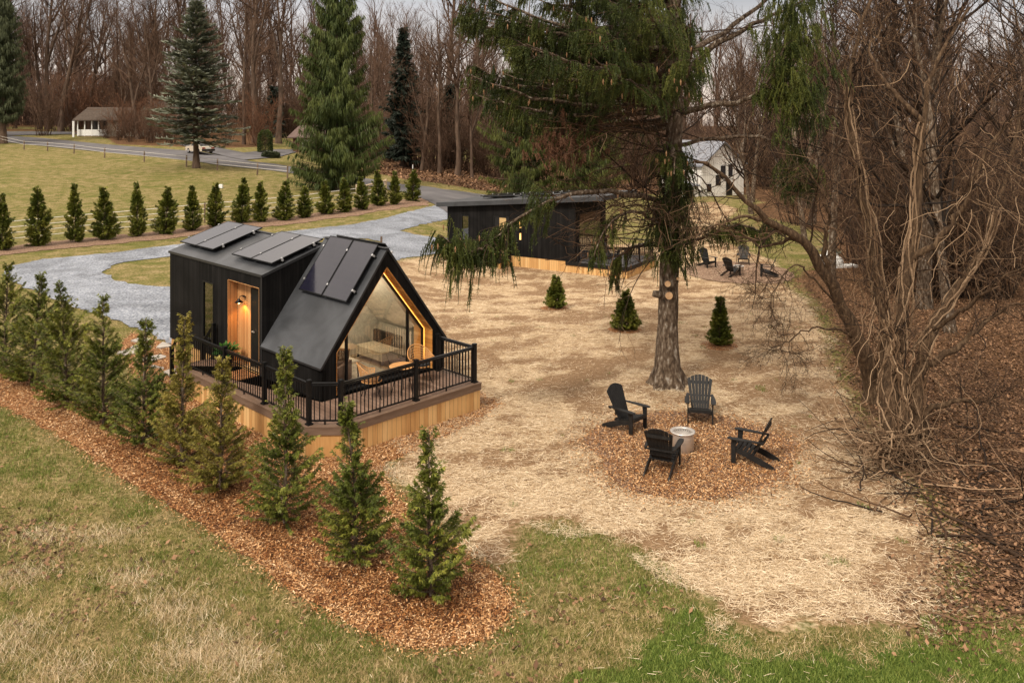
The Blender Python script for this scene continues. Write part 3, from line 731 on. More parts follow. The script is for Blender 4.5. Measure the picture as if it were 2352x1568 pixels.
def panel_pair(parent, origin, ux, uy, w=1.08, L=1.70, gap=.03):
    """two framed modules side by side; ux across, uy up the slope"""
    ux = np.array(ux, float); uy = np.array(uy, float); ux /= np.linalg.norm(ux); uy /= np.linalg.norm(uy); nz = np.cross(ux, uy)
    if nz[2] < 0: origin = np.array(origin, float) + ux * (2 * w + gap); ux = -ux
    for k in range(2):
        o = np.array(origin, float) + ux * k * (w + gap)
        e = bpy.data.objects.new('solar_panel', None)
        Mx = np.eye(4); Mx[:3, 0] = ux; Mx[:3, 1] = uy; Mx[:3, 2] = np.cross(ux, uy); Mx[:3, 3] = o
        f = MB(); f.box(0, w, 0, .025, 0, .035); f.box(0, w, L - .025, L, 0, .035); f.box(0, .025, .025, L - .025, 0, .035); f.box(w - .025, w, .025, L - .025, 0, .035)
        f.box(.025, w - .025, .025, L - .025, .004, .02)
        fo = f.build('solar_panel', M['black_metal'], parent); fo.matrix_local = Matrix(Mx.tolist())
        c = MB(); c.box(.026, w - .026, .026, L - .026, .021, .031); c.build('solar_cell_glass', M['panel'], fo)
        q = MB()
        for yy in (.3, L - .35):
            for xx in ((-.035, w - .01) if k == 0 else (w - .01,)):
                q.box(xx, xx + .045, yy, yy + .05, -.04, .055)
        each(q, 'clamp', M['alu'], fo)
        q = MB()
        for yy in (.3, L - .35): q.box(-.05, w + .05, yy, yy + .04, -.09, -.04)
        each(q, 'mounting_rail', M['black_metal'], fo)

# ------------------------------------------------------------------ near cabin
W_, LA, LB, ZD, ZE, ZR, ZB, ZBR = 3.95, 2.84, 5.62, .72, 1.54, 4.17, 3.39, 3.98
LT = LA + LB
def wall_holes(mb, plane_x, y0, y1, z0, z1, holes, t, axis='x'):
    """wall slab with rectangular holes (ya,yb,za,zb), sorted along y, not overlapping"""
    def bx(a, b_, c, d):
        if b_ - a < 1e-4 or d - c < 1e-4: return
        if axis == 'x': mb.box(plane_x, plane_x + t, a, b_, c, d)
        else: mb.box(a, b_, plane_x, plane_x + t, c, d)
    cur = y0
    for ya, yb, za, zb in sorted(holes):
        bx(cur, ya, z0, z1); bx(ya, yb, z0, za); bx(ya, yb, zb, z1); cur = yb
    bx(cur, y1, z0, z1)

cab = empty('cabin', (CAB_O[0], CAB_O[1], 0), CAB_T)
tag(cab, 'small black cabin with glazed gable, cedar doorway and rooftop solar panels', 'cabin')
al0, al1, azt = 3.0, 4.74, 3.06
w = MB()
wall_holes(w, 0, LA, LT, ZD, ZB, [(al0, al1, ZD, azt), (5.57, 6.24, 1.14, 2.82)], .12)
w.box(W_ - .12, W_, LA, LT, ZD, ZB); w.box(.12, W_ - .12, LT - .12, LT, ZD, ZB)
# gable ends of the box
for yy, hole in ((LT - .12, None),):
    w.prism([(0, yy, ZB), (W_, yy, ZB), (W_ / 2, yy, ZBR)], (0, .12, 0))
w.prism([(0.0, LA, ZB), (W_, LA, ZB), (W_ / 2, LA, ZBR)], (0, .12, 0))
# end wall of the box that rises above the glazed gable part, open in the middle to join the rooms
w.box(.12, .80, LA, LA + .12, ZD, ZB); w.box(1.75, W_ - .12, LA, LA + .12, ZD, ZB); w.box(.80, 1.75, LA, LA + .12, 2.40, ZB)
# low side walls of the A shaped part
w.box(0, .12, 0, LA, ZD, ZE - .05); w.box(W_ - .12, W_, 0, LA, ZD, ZE - .05)
w.build('wall', M['siding'], cab)
# A-shaped roof: thick slabs whose front edges make the black gable band
def slab(mb, y0, y1, inner=.26):
    # outer profile and inner profile (house shaped ring)
    for s in (0, 1):
        X = (lambda x: x) if s == 0 else (lambda x: W_ - x)
        P = [(X(0), ZE), (X(W_ / 2), ZR), (X(W_ / 2), ZR - .42), (X(.42), 1.83 if 1 else 0), (X(.42), ZD), (X(.0), ZD)]
        mb.prism([(x, y0, z) for x, z in P], (0, y1 - y0, 0))
g = MB(); slab(g, 0, .34); g.build('gable_band', M['siding'], cab)
rf = MB()
tk = .20
for s in (0, 1):
    X = (lambda x: x) if s == 0 else (lambda x: W_ - x)
    rf.prism([(X(-.05), -.03, ZE - .045), (X(W_ / 2), -.03, ZR + .02), (X(W_ / 2), -.03, ZR + .06), (X(-.06), -.03, ZE - .01)], (0, LA + .03, 0))
rf.build('roof', M['roof_membrane'], cab)
rl = MB()      # inner lining behind the band
for s in (0, 1):
    X = (lambda x: x) if s == 0 else (lambda x: W_ - x)
    rl.prism([(X(.13), .345, ZE + .01), (X(W_ / 2), .345, ZR - .2), (X(W_ / 2), .345, ZR - .24), (X(.13), .345, ZE - .03)], (0, LA - .355, 0))
    rl.box(min(X(.125), X(.15)), max(X(.125), X(.15)), .345, LA - .005, ZD, ZE - .03)
rl.prism([(1.76, LA - .03, ZD), (W_ - .16, LA - .03, ZD), (W_ - .16, LA - .03, ZE), (W_ / 2, LA - .03, ZR - .3), (1.76, LA - .03, 3.5)], (0, .025, 0))
rl.prism([(.16, LA - .03, 2.41), (1.755, LA - .03, 2.41), (1.755, LA - .03, 3.49), (.85, LA - .03, 2.41)][:0] or [(.80, LA - .03, 2.41), (1.755, LA - .03, 2.41), (1.755, LA - .03, 3.49)], (0, .025, 0)); rl.box(.16, .79, LA - .03, LA - .005, ZD, 1.6)
rl.build('ceiling', M['int_white'], cab)
# box roof, two shallow planes with a metal edge
br = MB()
for s in (0, 1):
    X = (lambda x: x) if s == 0 else (lambda x: W_ - x)
    br.prism([(X(-.03), LA - .03, ZB + .003), (X(W_ / 2), LA - .03, ZBR + .01), (X(W_ / 2), LA - .03, ZBR + .05), (X(-.03), LA - .03, ZB + .04)], (0, LB + .06, 0))
br.build('roof', M['roof_membrane'], cab)
te = MB()
te.bar((-.035, LA - .035, ZB + .01), (-.035, LT + .035, ZB + .01), .012, .07); te.bar((-.02, LA - .035, ZB + .01), (W_ / 2, LA - .035, ZBR + .02), .012, .07)
te.bar((-.065, -.035, ZE - .02), (-.065, LA - .01, ZE - .02), .012, .05); te.bar((-.05, -.036, ZE - .02), (W_ / 2, -.036, ZR + .04), .012, .05); te.bar((W_ / 2, -.036, ZR + .04), (W_ + .05, -.036, ZE - .02), .012, .05)
te.bar((W_ / 2, -.03, ZR + .065), (W_ / 2, LA, ZR + .065), .16, .012); te.bar((W_ / 2, LA, ZBR + .056), (W_ / 2, LT, ZBR + .056), .14, .012)
te.box(-.014, -.002, LA + .0, LA + .05, ZD, ZB)
te.build('drip_edge', mat_flat('dark_edge_metal', (.035, .035, .037), .4, .3), cab)
# alcove with cedar lining
c = MB(); c.box(.29, .31, al0, al1, ZD, azt); c.build('cedar_back', M['cedar'], cab)
c = MB(); c.box(.121, .289, al1 - .02, al1 - .0, ZD, azt - .02); c.box(.0, .119, al1 - .018, al1 - .001, ZD + .001, azt - .02)
c.box(.003, .289, al0 + .001, al0 + .02, ZD, azt - .02); c.box(.0, .289, al0 + .02, al1 - .02, azt - .02, azt - .001)
c.build('cedar_reveal', M['cedar'], cab)
d = MB(); d.box(.262, .288, 3.06, 3.86, ZD + .02, 2.86); do = d.build('door', M['door'], cab)
d = MB(); d.box(.255, .285, 3.02, 3.06, ZD, 2.9); d.box(.255, .285, 3.86, 3.90, ZD, 2.9); d.box(.255, .285, 3.06, 3.86, 2.862, 2.9); d.build('door_frame', M['black_trim'], do)
d = MB(); d.box(.200, .261, 3.745, 3.77, 1.70, 1.73); d.bar((.205, 3.757, 1.715), (.205, 3.62, 1.715), .02, .02); d.build('handle', M['steel'], do)
# wall lamp with bulb, lit
lp = MB(); lp.tubes([(.285, 4.28, 2.60), (.22, 4.28, 2.63), (.14, 4.28, 2.62), (.10, 4.28, 2.56)], [.011] * 4, 6)
lp.lathe([(.0, .02), (.06, .02), (.06, 0), (0, 0)], (.27, 4.28, 2.585), 12)
lp.lathe([(.012, .09), (.03, .07), (.05, .035), (.125, -.02), (.115, -.02), (.045, .025), (.02, .05)], (.10, 4.28, 2.48), 20)
lo = lp.build('wall_lamp', M['black_metal'], cab, True)
lb_ = MB(); lb_.lathe([(.0, .02), (.022, .01), (.03, -.02), (.02, -.045), (0, -.05)], (.10, 4.28, 2.47), 12); lb_.build('bulb', M['warm_emit'], lo, True)
pt = bpy.data.lights.new('wall_lamp_light', 'SPOT'); pt.energy = 14; pt.color = (1, .52, .16); pt.shadow_soft_size = .03; pt.spot_size = R(125); pt.spot_blend = .6
po = bpy.data.objects.new('wall_lamp_light', pt); COL.objects.link(po); po.parent = lo; po.location = (.12, 4.28, 2.41); po.rotation_euler = (0, R(-12), 0)
# narrow window
f = MB(); f.box(-.012, .05, 5.57, 5.61, 1.14, 2.82); f.box(-.012, .05, 6.20, 6.24, 1.14, 2.82); f.box(-.012, .05, 5.61, 6.20, 1.14, 1.18); f.box(-.012, .05, 5.61, 6.20, 2.78, 2.82)
fo = f.build('window', M['black_trim'], cab)
p = MB(); p.box(.02, .026, 5.61, 6.20, 1.18, 2.78); p.build('pane', M['glass_mirror'], fo)
# gable glazing: house shaped frame set back, three lights
YG = .36
gl_x0, gl_x1, gk, ga = .46, W_ - .46, 1.78, ZR - .52
def gtop(x): return gk + (ga - gk) * (1 - abs(x - W_ / 2) / (W_ / 2 - gl_x0))
f = MB(); fw = .055
def fr(a, b_): f.bar((a[0], YG + .03, a[1]), (b_[0], YG + .03, b_[1]), fw, .07, (0, 1, 0))
fr((gl_x0, ZD + .10), (gl_x0, gk)); fr((gl_x1, ZD + .10), (gl_x1, gk)); fr((gl_x0, gk), (W_ / 2, ga)); fr((W_ / 2, ga), (gl_x1, gk))
fr((gl_x0, ZD + .08), (gl_x1, ZD + .08))
for xx in (.98, 2.96): fr((xx, ZD + .10), (xx, gtop(xx) - .02))
fo = f.build('gable_window', M['black_trim'], cab)
xs = [gl_x0, .98, 2.96, gl_x1]
for a, b_ in zip(xs[:-1], xs[1:]):
    P = [(a, ZD + .1), (b_, ZD + .1), (b_, gtop(b_))] + ([(W_ / 2, ga)] if a < W_ / 2 < b_ else []) + [(a, gtop(a))]
    p = MB(); p.prism([(x, YG + .03, z) for x, z in P], (0, .006, 0)); p.build('pane', M['glass'], fo)
s_ = MB(); s_.box(.42, W_ - .42, .12, YG + .06, ZD + .001, ZD + .05); s_.build('sill', M['black_trim'], cab)
# cedar reveal of the gable opening
c = MB(); ix0, ix1 = .42, W_ - .42; ap = ZR - .42; kz = 1.83
def rv(a, b_, nx, nz):
    P = [(a[0], a[1]), (b_[0], b_[1]), (b_[0] - nx, b_[1] - nz), (a[0] - nx, a[1] - nz)]
    c.prism([(x, .004, z) for x, z in P], (0, YG - .01, 0))
rv((ix1 - .001, ZD + .05), (ix1 - .001, kz), .018, 0); rv((ix0 + .001, ZD + .05), (ix0 + .001, kz), -.018, 0)
rv((ix1 - .001, kz), (W_ / 2, ap - .001), .014, .011); rv((ix0 + .001, kz), (W_ / 2, ap - .001), -.014, .011)
c.build('cedar_reveal', M['cedar_glow'], cab)
st = MB(); st.bar((ix1 - .03, YG - .03, ZD + .1), (ix1 - .03, YG - .03, kz - .02), .007, .009, (0, 1, 0)); st.bar((ix1 - .035, YG - .03, kz - .01), (W_ / 2, YG - .03, ap - .05), .007, .009, (0, 1, 0))
st.bar((ix0 + .035, YG - .03, kz - .01), (W_ / 2, YG - .03, ap - .05), .007, .009, (0, 1, 0))
so = each(st, 'led_strip', M['strip_emit'], cab)
# floor, skirting under the box
fl = MB(); fl.box(.12, W_ - .12, .35, LT - .13, ZD - .05, ZD - .002); fl.build('floor', M['int_floor'], cab)
sk = MB(); sk.box(.04, .07, LA, LT - .03, 0, ZD - .003); sk.box(.07, W_ - .04, LT - .06, LT - .03, 0, ZD - .003); sk.box(W_ - .07, W_ - .04, 0, LT - .06, 0, ZD - .003); sk.build('skirting', M['skirt'], cab)
# solar panels
sn = np.array((W_ / 2, 0, ZR - ZE)); sn = sn / np.linalg.norm(sn)
for sd_ in (0, 1):
    X = (lambda x: x) if sd_ == 0 else (lambda x: W_ - x)
    u = np.array((sn[0] if sd_ == 0 else -sn[0], 0, sn[2]))
    nrm = np.array((-sn[2] if sd_ == 0 else sn[2], 0, sn[0]))
    base = np.array((X(1.00), .22, ZE + 1.00 * (ZR - ZE) / (W_ / 2))) + nrm * .15
    panel_pair(cab, base, (0, 1, 0), u, 1.09, 1.68)
u = np.array((W_ / 2, 0, ZBR - ZB)); u /= np.linalg.norm(u); nrm = np.array((-u[2], 0, u[0]))
for y0 in (2.93, 6.28): panel_pair(cab, np.array((.38, y0, ZB + .38 * (ZBR - ZB) / (W_ / 2))) + nrm * .16, (0, 1, 0), u, 1.09, 1.70)
# interior partition with kitchen glow
it = MB(); it.box(.13, W_ - .13, 5.35, 5.41, ZD, 3.3); it.build('partition', M['int_white'], cab)
amb = bpy.data.lights.new('kitchen_light', 'POINT'); amb.energy = 22; amb.color = (1, .62, .3); amb.shadow_soft_size = .1
kl = MB(); kl.lathe([(0, .1), (.03, .1), (.12, 0), (.11, 0), (.02, .09)], (1.1, 3.9, 2.5), 16); kl.tubes([(1.1, 3.9, 2.6), (1.1, 3.9, 3.4)], [.006, .006], 5)
klo = kl.build('pendant_lamp', M['black_metal'], cab, True)
ao = bpy.data.objects.new('kitchen_light', amb); COL.objects.link(ao); ao.parent = klo; ao.location = (1.1, 3.9, 2.42)
am2 = bpy.data.lights.new('room_fill_light', 'POINT'); am2.energy = 45; am2.color = (1, .80, .58); am2.shadow_soft_size = .15  # unseen fill lamp added to brighten the glazed room, has no fixture
a2o = bpy.data.objects.new('room_fill_light', am2); COL.objects.link(a2o); a2o.parent = klo; a2o.location = (2.0, 1.7, 3.2)

# ------------------------------------------------------------------ things inside the cabin (seen through the glass)
def place(o, lx, ly, z, rz=0.0, base=None):
    c_, s_ = math.cos(CAB_T), math.sin(CAB_T)
    o.location = (CAB_O[0] + lx * c_ - ly * s_, CAB_O[1] + lx * s_ + ly * c_, z); o.rotation_euler = (0, 0, CAB_T + rz); return o
m_ = MB(); m_.box(-.9, .9, -.65, .65, 0, .012); rg = m_.build('rug', M['rug']); place(rg, 1.75, 1.35, ZD + .001); tag(rg, 'pale patterned rug on the floor behind the gable glass', 'rug')
ch = empty('armchair'); tag(ch, 'brown leather armchair at the left inside the glazed gable', 'armchair')
m_ = MB(); m_.box(-.36, .36, -.36, .36, .16, .40); m_.build('seat', M['leather'], ch)
m_ = MB(); m_.bar((-.0, .34, .38), (0, .46, .84), .66, .12, (0, 1, 0)); m_.build('backrest', M['leather'], ch)
m_ = MB(); m_.box(-.44, -.37, -.36, .40, .1, .58); m_.box(.37, .44, -.36, .40, .1, .58); each(m_, 'armrest', M['leather'], ch)
m_ = MB(); [m_.box(a, a + .04, b_, b_ + .04, 0, .16) for a in (-.34, .3) for b_ in (-.34, .3)]; each(m_, 'leg', M['black_metal'], ch)
place(ch, .85, .95, ZD, R(-60))
pf = empty('pouf'); tag(pf, 'round cream pouf chair in the middle of the glazed room', 'pouf')
m_ = MB(); m_.lathe([(0, .12), (.28, .12), (.36, .18), (.37, .36), (.34, .50), (.24, .56), (0, .57)], (0, 0, 0), 20); m_.build('cushion', M['cream'], pf, True)
m_ = MB(); [m_.tubes([(math.cos(t) * .28, math.sin(t) * .28, 0), (math.cos(t) * .2, math.sin(t) * .2, .14)], [.014, .014], 6) for t in (0.4, 1.97, 3.54, 5.1)]; each(m_, 'leg', M['black_metal'], pf)
place(pf, 2.1, 2.45, ZD)
sf = empty('sofa'); tag(sf, 'low cream daybed along the right wall inside the cabin', 'sofa')
m_ = MB(); m_.box(-.36, .36, -.62, .62, .12, .36); m_.build('seat', M['cream'], sf); m_ = MB(); m_.box(.26, .36, -.62, .62, .361, .70); m_.build('backrest', M['dark_in'], sf)
m_ = MB(); [m_.box(a, a + .05, b_, b_ + .05, 0, .12) for a in (-.34, .3) for b_ in (-.6, .55)]; each(m_, 'leg', M['black_metal'], sf)
place(sf, 3.15, 1.9, ZD)
tb = empty('side_table'); tag(tb, 'small square table with crossed legs on the rug indoors', 'side table')
m_ = MB(); m_.box(-.22, .22, -.22, .22, .46, .49); m_.build('tabletop', M['steel'], tb)
m_ = MB(); [m_.bar((a, b_, 0), (a * .9, b_ * .9, .46), .035, .035) for a in (-.2, .2) for b_ in (-.2, .2)]; each(m_, 'leg', M['black_metal'], tb)
place(tb, 1.45, 1.0, ZD + .014)
kc = empty('kitchen_counter'); tag(kc, 'dark kitchen counter in amber light behind the gable room', 'counter')
m_ = MB(); m_.box(-.3, .3, -.8, .8, 0, .86); m_.build('cabinet', M['dark_in'], kc); m_ = MB(); m_.box(-.32, .32, -.82, .82, .862, .90); m_.build('worktop', M['cedar'], kc); place(kc, .62, 4.3, ZD)

# ------------------------------------------------------------------ deck
dk = empty('deck', (CAB_O[0], CAB_O[1], 0), CAB_T)
tag(dk, 'raised brown deck with pine skirting and black railing wrapping the near cabin', 'deck')
X0, Y0, X1, CH = -1.15, -1.68, 3.72, .56
YE = 5.45
out = [(X0, YE), (X0, Y0 + CH), (X0 + CH, Y0), (X1, Y0), (X1, -.001)]
inn = [(-.001, -.001), (-.001, YE)]
m_ = MB(); m_.prism([(x, y, ZD - .04) for x, y in [(X0, YE), (X0, Y0 + CH), (X0 + CH, Y0), (X1, Y0), (X1, -.001), (-.001, -.001)][:6] + [(-.001, YE)]], (0, 0, .034)); m_.build('decking', M['deck'], dk)
def offs(poly, d):
    """offset open polyline outward (to its right when walking)"""
    P = np.array(poly, float); o = []
    for i in range(len(P)):
        ds = []
        if i > 0: e = P[i] - P[i - 1]; ds.append(np.array([-e[1], e[0]]) / np.linalg.norm(e))
        if i < len(P) - 1: e = P[i + 1] - P[i]; ds.append(np.array([-e[1], e[0]]) / np.linalg.norm(e))
        n_ = sum(ds); n_ = n_ / np.linalg.norm(n_); o.append(P[i] - n_ * d / max(.3, n_ @ ds[0]))
    return np.array(o)
def band(mb, line, d0, d1, z0, z1):
    A = offs(line, d0); B = offs(line, d1)
    for i in range(len(line) - 1):
        a, b_, c_, d_ = A[i], A[i + 1], B[i + 1], B[i]
        mb.hexa([(a[0], a[1], z0), (b_[0], b_[1], z0), (c_[0], c_[1], z0), (d_[0], d_[1], z0), (a[0], a[1], z1), (b_[0], b_[1], z1), (c_[0], c_[1], z1), (d_[0], d_[1], z1)])
m_ = MB(); band(m_, out, .0, .022, ZD - .19, ZD - .028); m_.build('fascia', M['fascia'], dk)
m_ = MB(); band(m_, out, -.14, .032, ZD - .026, ZD + .0); m_.build('border_board', M['fascia'], dk)
m_ = MB(); band(m_, out, -.03, -.005, -.02, ZD - .15); m_.box(X0 + .03, -.01, YE - .03, YE - .005, -.02, ZD - .04); m_.build('skirting', M['skirt'], dk)
m_ = MB(); m_.box(X0 + .06, -.06, YE + .0, YE + .30, .33, .37); m_.box(X0 + .06, -.06, YE + .30, YE + .60, .0, .18); m_.box(X0 + .06, -.06, YE + .02, YE + .05, 0, .33); m_.build('step', M['fascia'], dk)
def post(parent, x, y, z0, h=.98, s=.09, mb_name='post'):
    p_ = MB(); p_.box(x - s / 2, x + s / 2, y - s / 2, y + s / 2, z0, z0 + h); po_ = p_.build(mb_name, M['black_metal'], parent)
    q = MB(); q.box(x - s * .62, x + s * .62, y - s * .62, y + s * .62, z0 + h + .001, z0 + h + .018); q.prism([(x - s * .5, y - s * .5, z0 + h + .018), (x + s * .5, y - s * .5, z0 + h + .018), (x + s * .5, y + s * .5, z0 + h + .018), (x - s * .5, y + s * .5, z0 + h + .018)], (0, 0, .016)); q.build('cap', M['black_metal'], po_)
    q = MB(); q.box(x - s * .78, x + s * .78, y - s * .78, y + s * .78, z0 + .001, z0 + .035); q.build('base_trim', M['black_metal'], po_)
def rail(parent, a, b_, z0, h=.93, step=.105, z1=None):
    z1 = z0 if z1 is None else z1
    a = np.array(a, float); b_ = np.array(b_, float); L = np.linalg.norm(b_ - a); d = (b_ - a) / L; a2 = a + d * .05; b2 = b_ - d * .05
    t = MB(); t.bar((*a2, z0 + h), (*b2, z1 + h), .06, .035); to = t.build('handrail', M['black_metal'], parent)
    t = MB(); t.bar((*a2, z0 + h - .05), (*b2, z1 + h - .05), .03, .03); t.bar((*a2, z0 + .09), (*b2, z1 + .09), .03, .035)
    m0 = (a + b_) / 2; t.box(m0[0] - .015, m0[0] + .015, m0[1] - .015, m0[1] + .015, (z0 + z1) / 2 + .005, (z0 + z1) / 2 + .08); each(t, 'rail', M['black_metal'], to)
    n_ = int(L / step); t = MB()
    for k in range(1, n_):
        p_ = a + d * L * k / n_; zz = z0 + (z1 - z0) * k / n_
        t.box(p_[0] - .0095, p_[0] + .0095, p_[1] - .0095, p_[1] + .0095, zz + .10, zz + h - .06)
    t.build('balusters', M['black_metal'], to)
PS = [(-1.04, 5.33), (-1.04, 2.87), (-1.04, .89), (-1.04, -1.07), (-.53, -1.57), (1.66, -1.57), (3.62, -1.57), (3.62, -.12)]
for p_ in PS: post(dk, *p_, ZD)
for a, b_ in zip(PS[:-1], PS[1:]): rail(dk, a, b_, ZD)
post(dk, -1.04, 6.0, 0, 1.1); rail(dk, (-1.04, 5.33), (-1.04, 6.0), ZD, z1=.2, step=.12)
post(dk, -.12, 5.33, ZD); post(dk, -.12, 6.0, 0, 1.1); rail(dk, (-.12, 5.33), (-.12, 6.0), ZD, z1=.2, step=.12)

# ------------------------------------------------------------------ deck furniture
def rattan_chair(label):
    t = empty('rattan_chair'); tag(t, label, 'chair', 'rattan chairs on the deck')
    # shell: parametric bucket, u around from left arm over the back to right arm, v from seat rim up
    us = np.linspace(-1, 1, 25)
    def rim(u, v):
        a = u * R(112)                       # around, 0 = back
        hgt = .20 + .26 * max(0, math.cos(a)) ** 1.2 if abs(u) < 1 else .20
        rad = .235 + .085 * v
        return (math.sin(a) * rad * 1.08, math.cos(a) * rad * (1 + .12 * v) , .43 + hgt * v)
    fr_ = MB(); fr_.tubes([rim(u, 1) for u in us], [.014] * 25, 6); fr_.tubes([rim(u, 0) for u in us], [.012] * 25, 6)
    for s in (-1, 1): fr_.tubes([rim(s, 0), rim(s, 1)], [.012] * 2, 6)
    fr_.tubes([(math.sin(a) * .25, -math.cos(a) * .25, .43) for a in np.linspace(0, 2 * PI, 21)], [.012] * 21, 6)
    fr_.build('frame', M['rattan'], t, True)
    cn_ = MB()
    for v in (.14, .28, .42, .56, .70, .84): cn_.tubes([rim(u, v) for u in us], [.0065] * 25, 4, r=v)
    for u in np.linspace(-.9, .9, 19): cn_.tubes([rim(u, v) for v in (0, .33, .66, 1)], [.006] * 4, 4, r=abs(u))
    cn_.build('shell', M['rattan'], t)
    se = MB(); se.lathe([(0, .43), (.23, .43), (.245, .45), (.24, .485), (.20, .50), (0, .50)], (0, 0, 0), 18); se.build('seat', M['dark_cushion'], t, True)
    for a in (45, 135, 225, 315):
        lg = MB(); lg.tubes([(math.cos(R(a)) * .30, math.sin(R(a)) * .30, 0), (math.cos(R(a)) * .16, math.sin(R(a)) * .16, .425)], [.010, .011], 6); lg.build('leg', M['black_metal'], t)
    return t
rc = rattan_chair('rattan bucket chair left of the round deck table')
rc2 = copy_tree(rc); rc2['label'] = 'rattan bucket chair right of the round deck table by the glazing'
place(rc, 1.02, -.62, ZD, R(62)); place(rc2, 2.70, -.50, ZD, R(-12))
pt_ = empty('patio_table'); tag(pt_, 'small round rattan topped table between the two deck chairs', 'table')
m_ = MB(); m_.lathe([(0, .66), (.31, .66), (.33, .672), (.31, .685), (0, .685)], (0, 0, 0), 28); m_.build('tabletop', M['rattan'], pt_)
for a in (45, 135, 225, 315):
    lg = MB(); lg.tubes([(math.cos(R(a)) * .26, math.sin(R(a)) * .26, 0), (math.cos(R(a)) * .12, math.sin(R(a)) * .12, .66)], [.010, .010], 6); lg.build('leg', M['black_metal'], pt_)
place(pt_, 1.80, -.85, ZD)
pp = empty('potted_plant'); tag(pp, 'leafy green plant in a black pot beside the cedar doorway', 'plant')
m_ = MB(); m_.lathe([(0, 0), (.13, 0), (.17, .36), (.155, .36), (.14, .3), (0, .3)], (0, 0, 0), 18); m_.build('pot', M['black_trim'], pp, True)
r = rng(5); m_ = MB(); n_ = 90
az = r.uniform(0, 2 * PI, n_); el = r.uniform(.25, 1.4, n_); L = r.uniform(.18, .36, n_)
C = np.stack([np.cos(az) * .05, np.sin(az) * .05, np.full(n_, .34)], -1); D = np.stack([np.cos(az) * np.cos(el), np.sin(az) * np.cos(el), np.sin(el)], -1)
m_.tubes(np.stack([C, C + D * L[:, None]], 1), np.full((n_, 2), .004), 3, r=.1)
Wd = np.stack([-np.sin(az), np.cos(az), 0 * az], -1) * r.uniform(.035, .06, n_)[:, None]
m_.cards(C + D * L[:, None] * .7, (D + [0, 0, -.35]) * .20, Wd, r.uniform(0, 1, n_)); m_.build('foliage', M['plant'], pp)
place(pp, -.22, 4.35, ZD)
m_ = MB(); m_.box(-.30, .30, -.42, .42, 0, .014); dm = m_.build('doormat', mat_noise('doormat_coir', [(0.4, (.20, .085, .03)), (0.6, (.40, .19, .08))], 12, rough=.95)); tag(dm, 'orange brown doormat on the deck before the black door', 'doormat'); place(dm, -.34, 3.38, ZD + .001)
# stepping stones to the steps
r = rng(9)
for i, (vx, vy) in enumerate([(322, 783), (372, 796), (318, 802), (352, 825), (378, 842), (398, 858), (300, 812)]):
    g_ = G(vx, vy); k = 9; a = np.sort(r.uniform(0, 2 * PI, k)); rad = r.uniform(.26, .38, k)
    sm = MB(); sm.prism([(math.cos(t) * q * 1.15, math.sin(t) * q, 0) for t, q in zip(a, rad)], (0, 0, .05)); so_ = sm.build('stepping_stone', M['grey_stone'])
    so_.location = g_ + np.array([0, 0, .02]); tag(so_, ['grey flagstone farthest left toward the gravel', 'flagstone nearest the gravel at the cabin corner', 'flat flagstone left of the pair by the cabin', 'broad pale flagstone in the middle of the path', 'flagstone one step before the deck stairs', 'flagstone right at the foot of the deck stairs', 'small flagstone half under the tall arborvitae'][i], 'stepping stone', 'flagstones leading to the deck')

# ------------------------------------------------------------------ adirondack chairs
def adirondack():
    """front looks to -y"""
    t = empty('adirondack_chair')
    bk = MB()
    xs_ = np.linspace(-.235, .235, 7)
    for i, x in enumerate(xs_):
        top = 1.0 - (x / .235) ** 2 * .085; w2 = .0425; tl_, tr_ = [-(((x + s_ * .035) / .235) ** 2 - (x / .235) ** 2) * .085 for s_ in (-1, 1)]
        b0 = np.array((x * .78, .13, .27)); L = (top - .25) / math.cos(R(24)); b1 = np.array((x * 1.17, .13 + L * math.sin(R(24)), .27 + L * math.cos(R(24))))
        d = (b1 - b0) / np.linalg.norm(b1 - b0); nn = np.cross((1, 0, 0), d)
        sx = np.array((1, 0, 0))
        pts = [b0 - sx * .029, b0 + sx * .029, b1 + d * tr_ + sx * w2, b1 + d * .004, b1 + d * tl_ - sx * w2]
        bk.prism([p - nn * .01 for p in pts], nn * .022)
    bo = bk.build('backrest', M['black_poly'], t)
    br_ = MB()
    for f_, hw in ((.18, .24), (.78, .26)):
        L = .8 * f_; y_ = .13 + L * math.sin(R(24)) + .028; z_ = .27 + L * math.cos(R(24)); br_.bar((-hw, y_, z_), (hw, y_, z_), .025, .07)
    each(br_, 'brace', M['black_poly'], bo)
    se = MB()
    for i in range(6):
        f_ = i / 5; y_ = -.30 + f_ * .43; z_ = .375 - f_ * .115; se.bar((-.255, y_, z_), (.255, y_, z_), .068, .02, (0, .25, 1))
    se.bar((-.255, -.345, .345), (.255, -.345, .345), .02, .07); se.build('seat', M['black_poly'], t)
    for s in (-1, 1):
        st_ = MB()    # side rail from the seat front down to the ground behind
        P = [(-.33, .37), (-.33, .27), (-.05, .19), (.30, .06), (.52, .0), (.60, .0), (.62, .03), (.55, .09), (.30, .20), (.0, .29)]
        st_.prism([(s * .27 - .014, y_, z_) for y_, z_ in P], (.028, 0, 0)); st_.build('side_rail', M['black_poly'], t)
        lg = MB(); lg.box(s * .30 - .016, s * .30 + .016, -.335, -.235, 0, .545); lg.build('leg', M['black_poly'], t)
        am = MB(); P = [(-.42, .0), (-.40, .05), (-.30, .07), (-.05, .065), (.20, .03), (.36, .012), (.36, -.035), (.15, -.045), (-.1, -.055), (-.30, -.06), (-.40, -.045)]
        am.prism([(s * (.315 + dx), y_, .547) for y_, dx in P], (0, 0, .022)); am.box(s * .30 - .014, s * .30 + .014, -.31, -.22, .44, .546); am.build('armrest', M['black_poly'], t)
    bb = MB(); bb.bar((-.32, .335, .532), (.32, .335, .532), .05, .026); bb.build('back_support', M['black_poly'], t)
    return t
proto_a = adirondack(); used = [False]
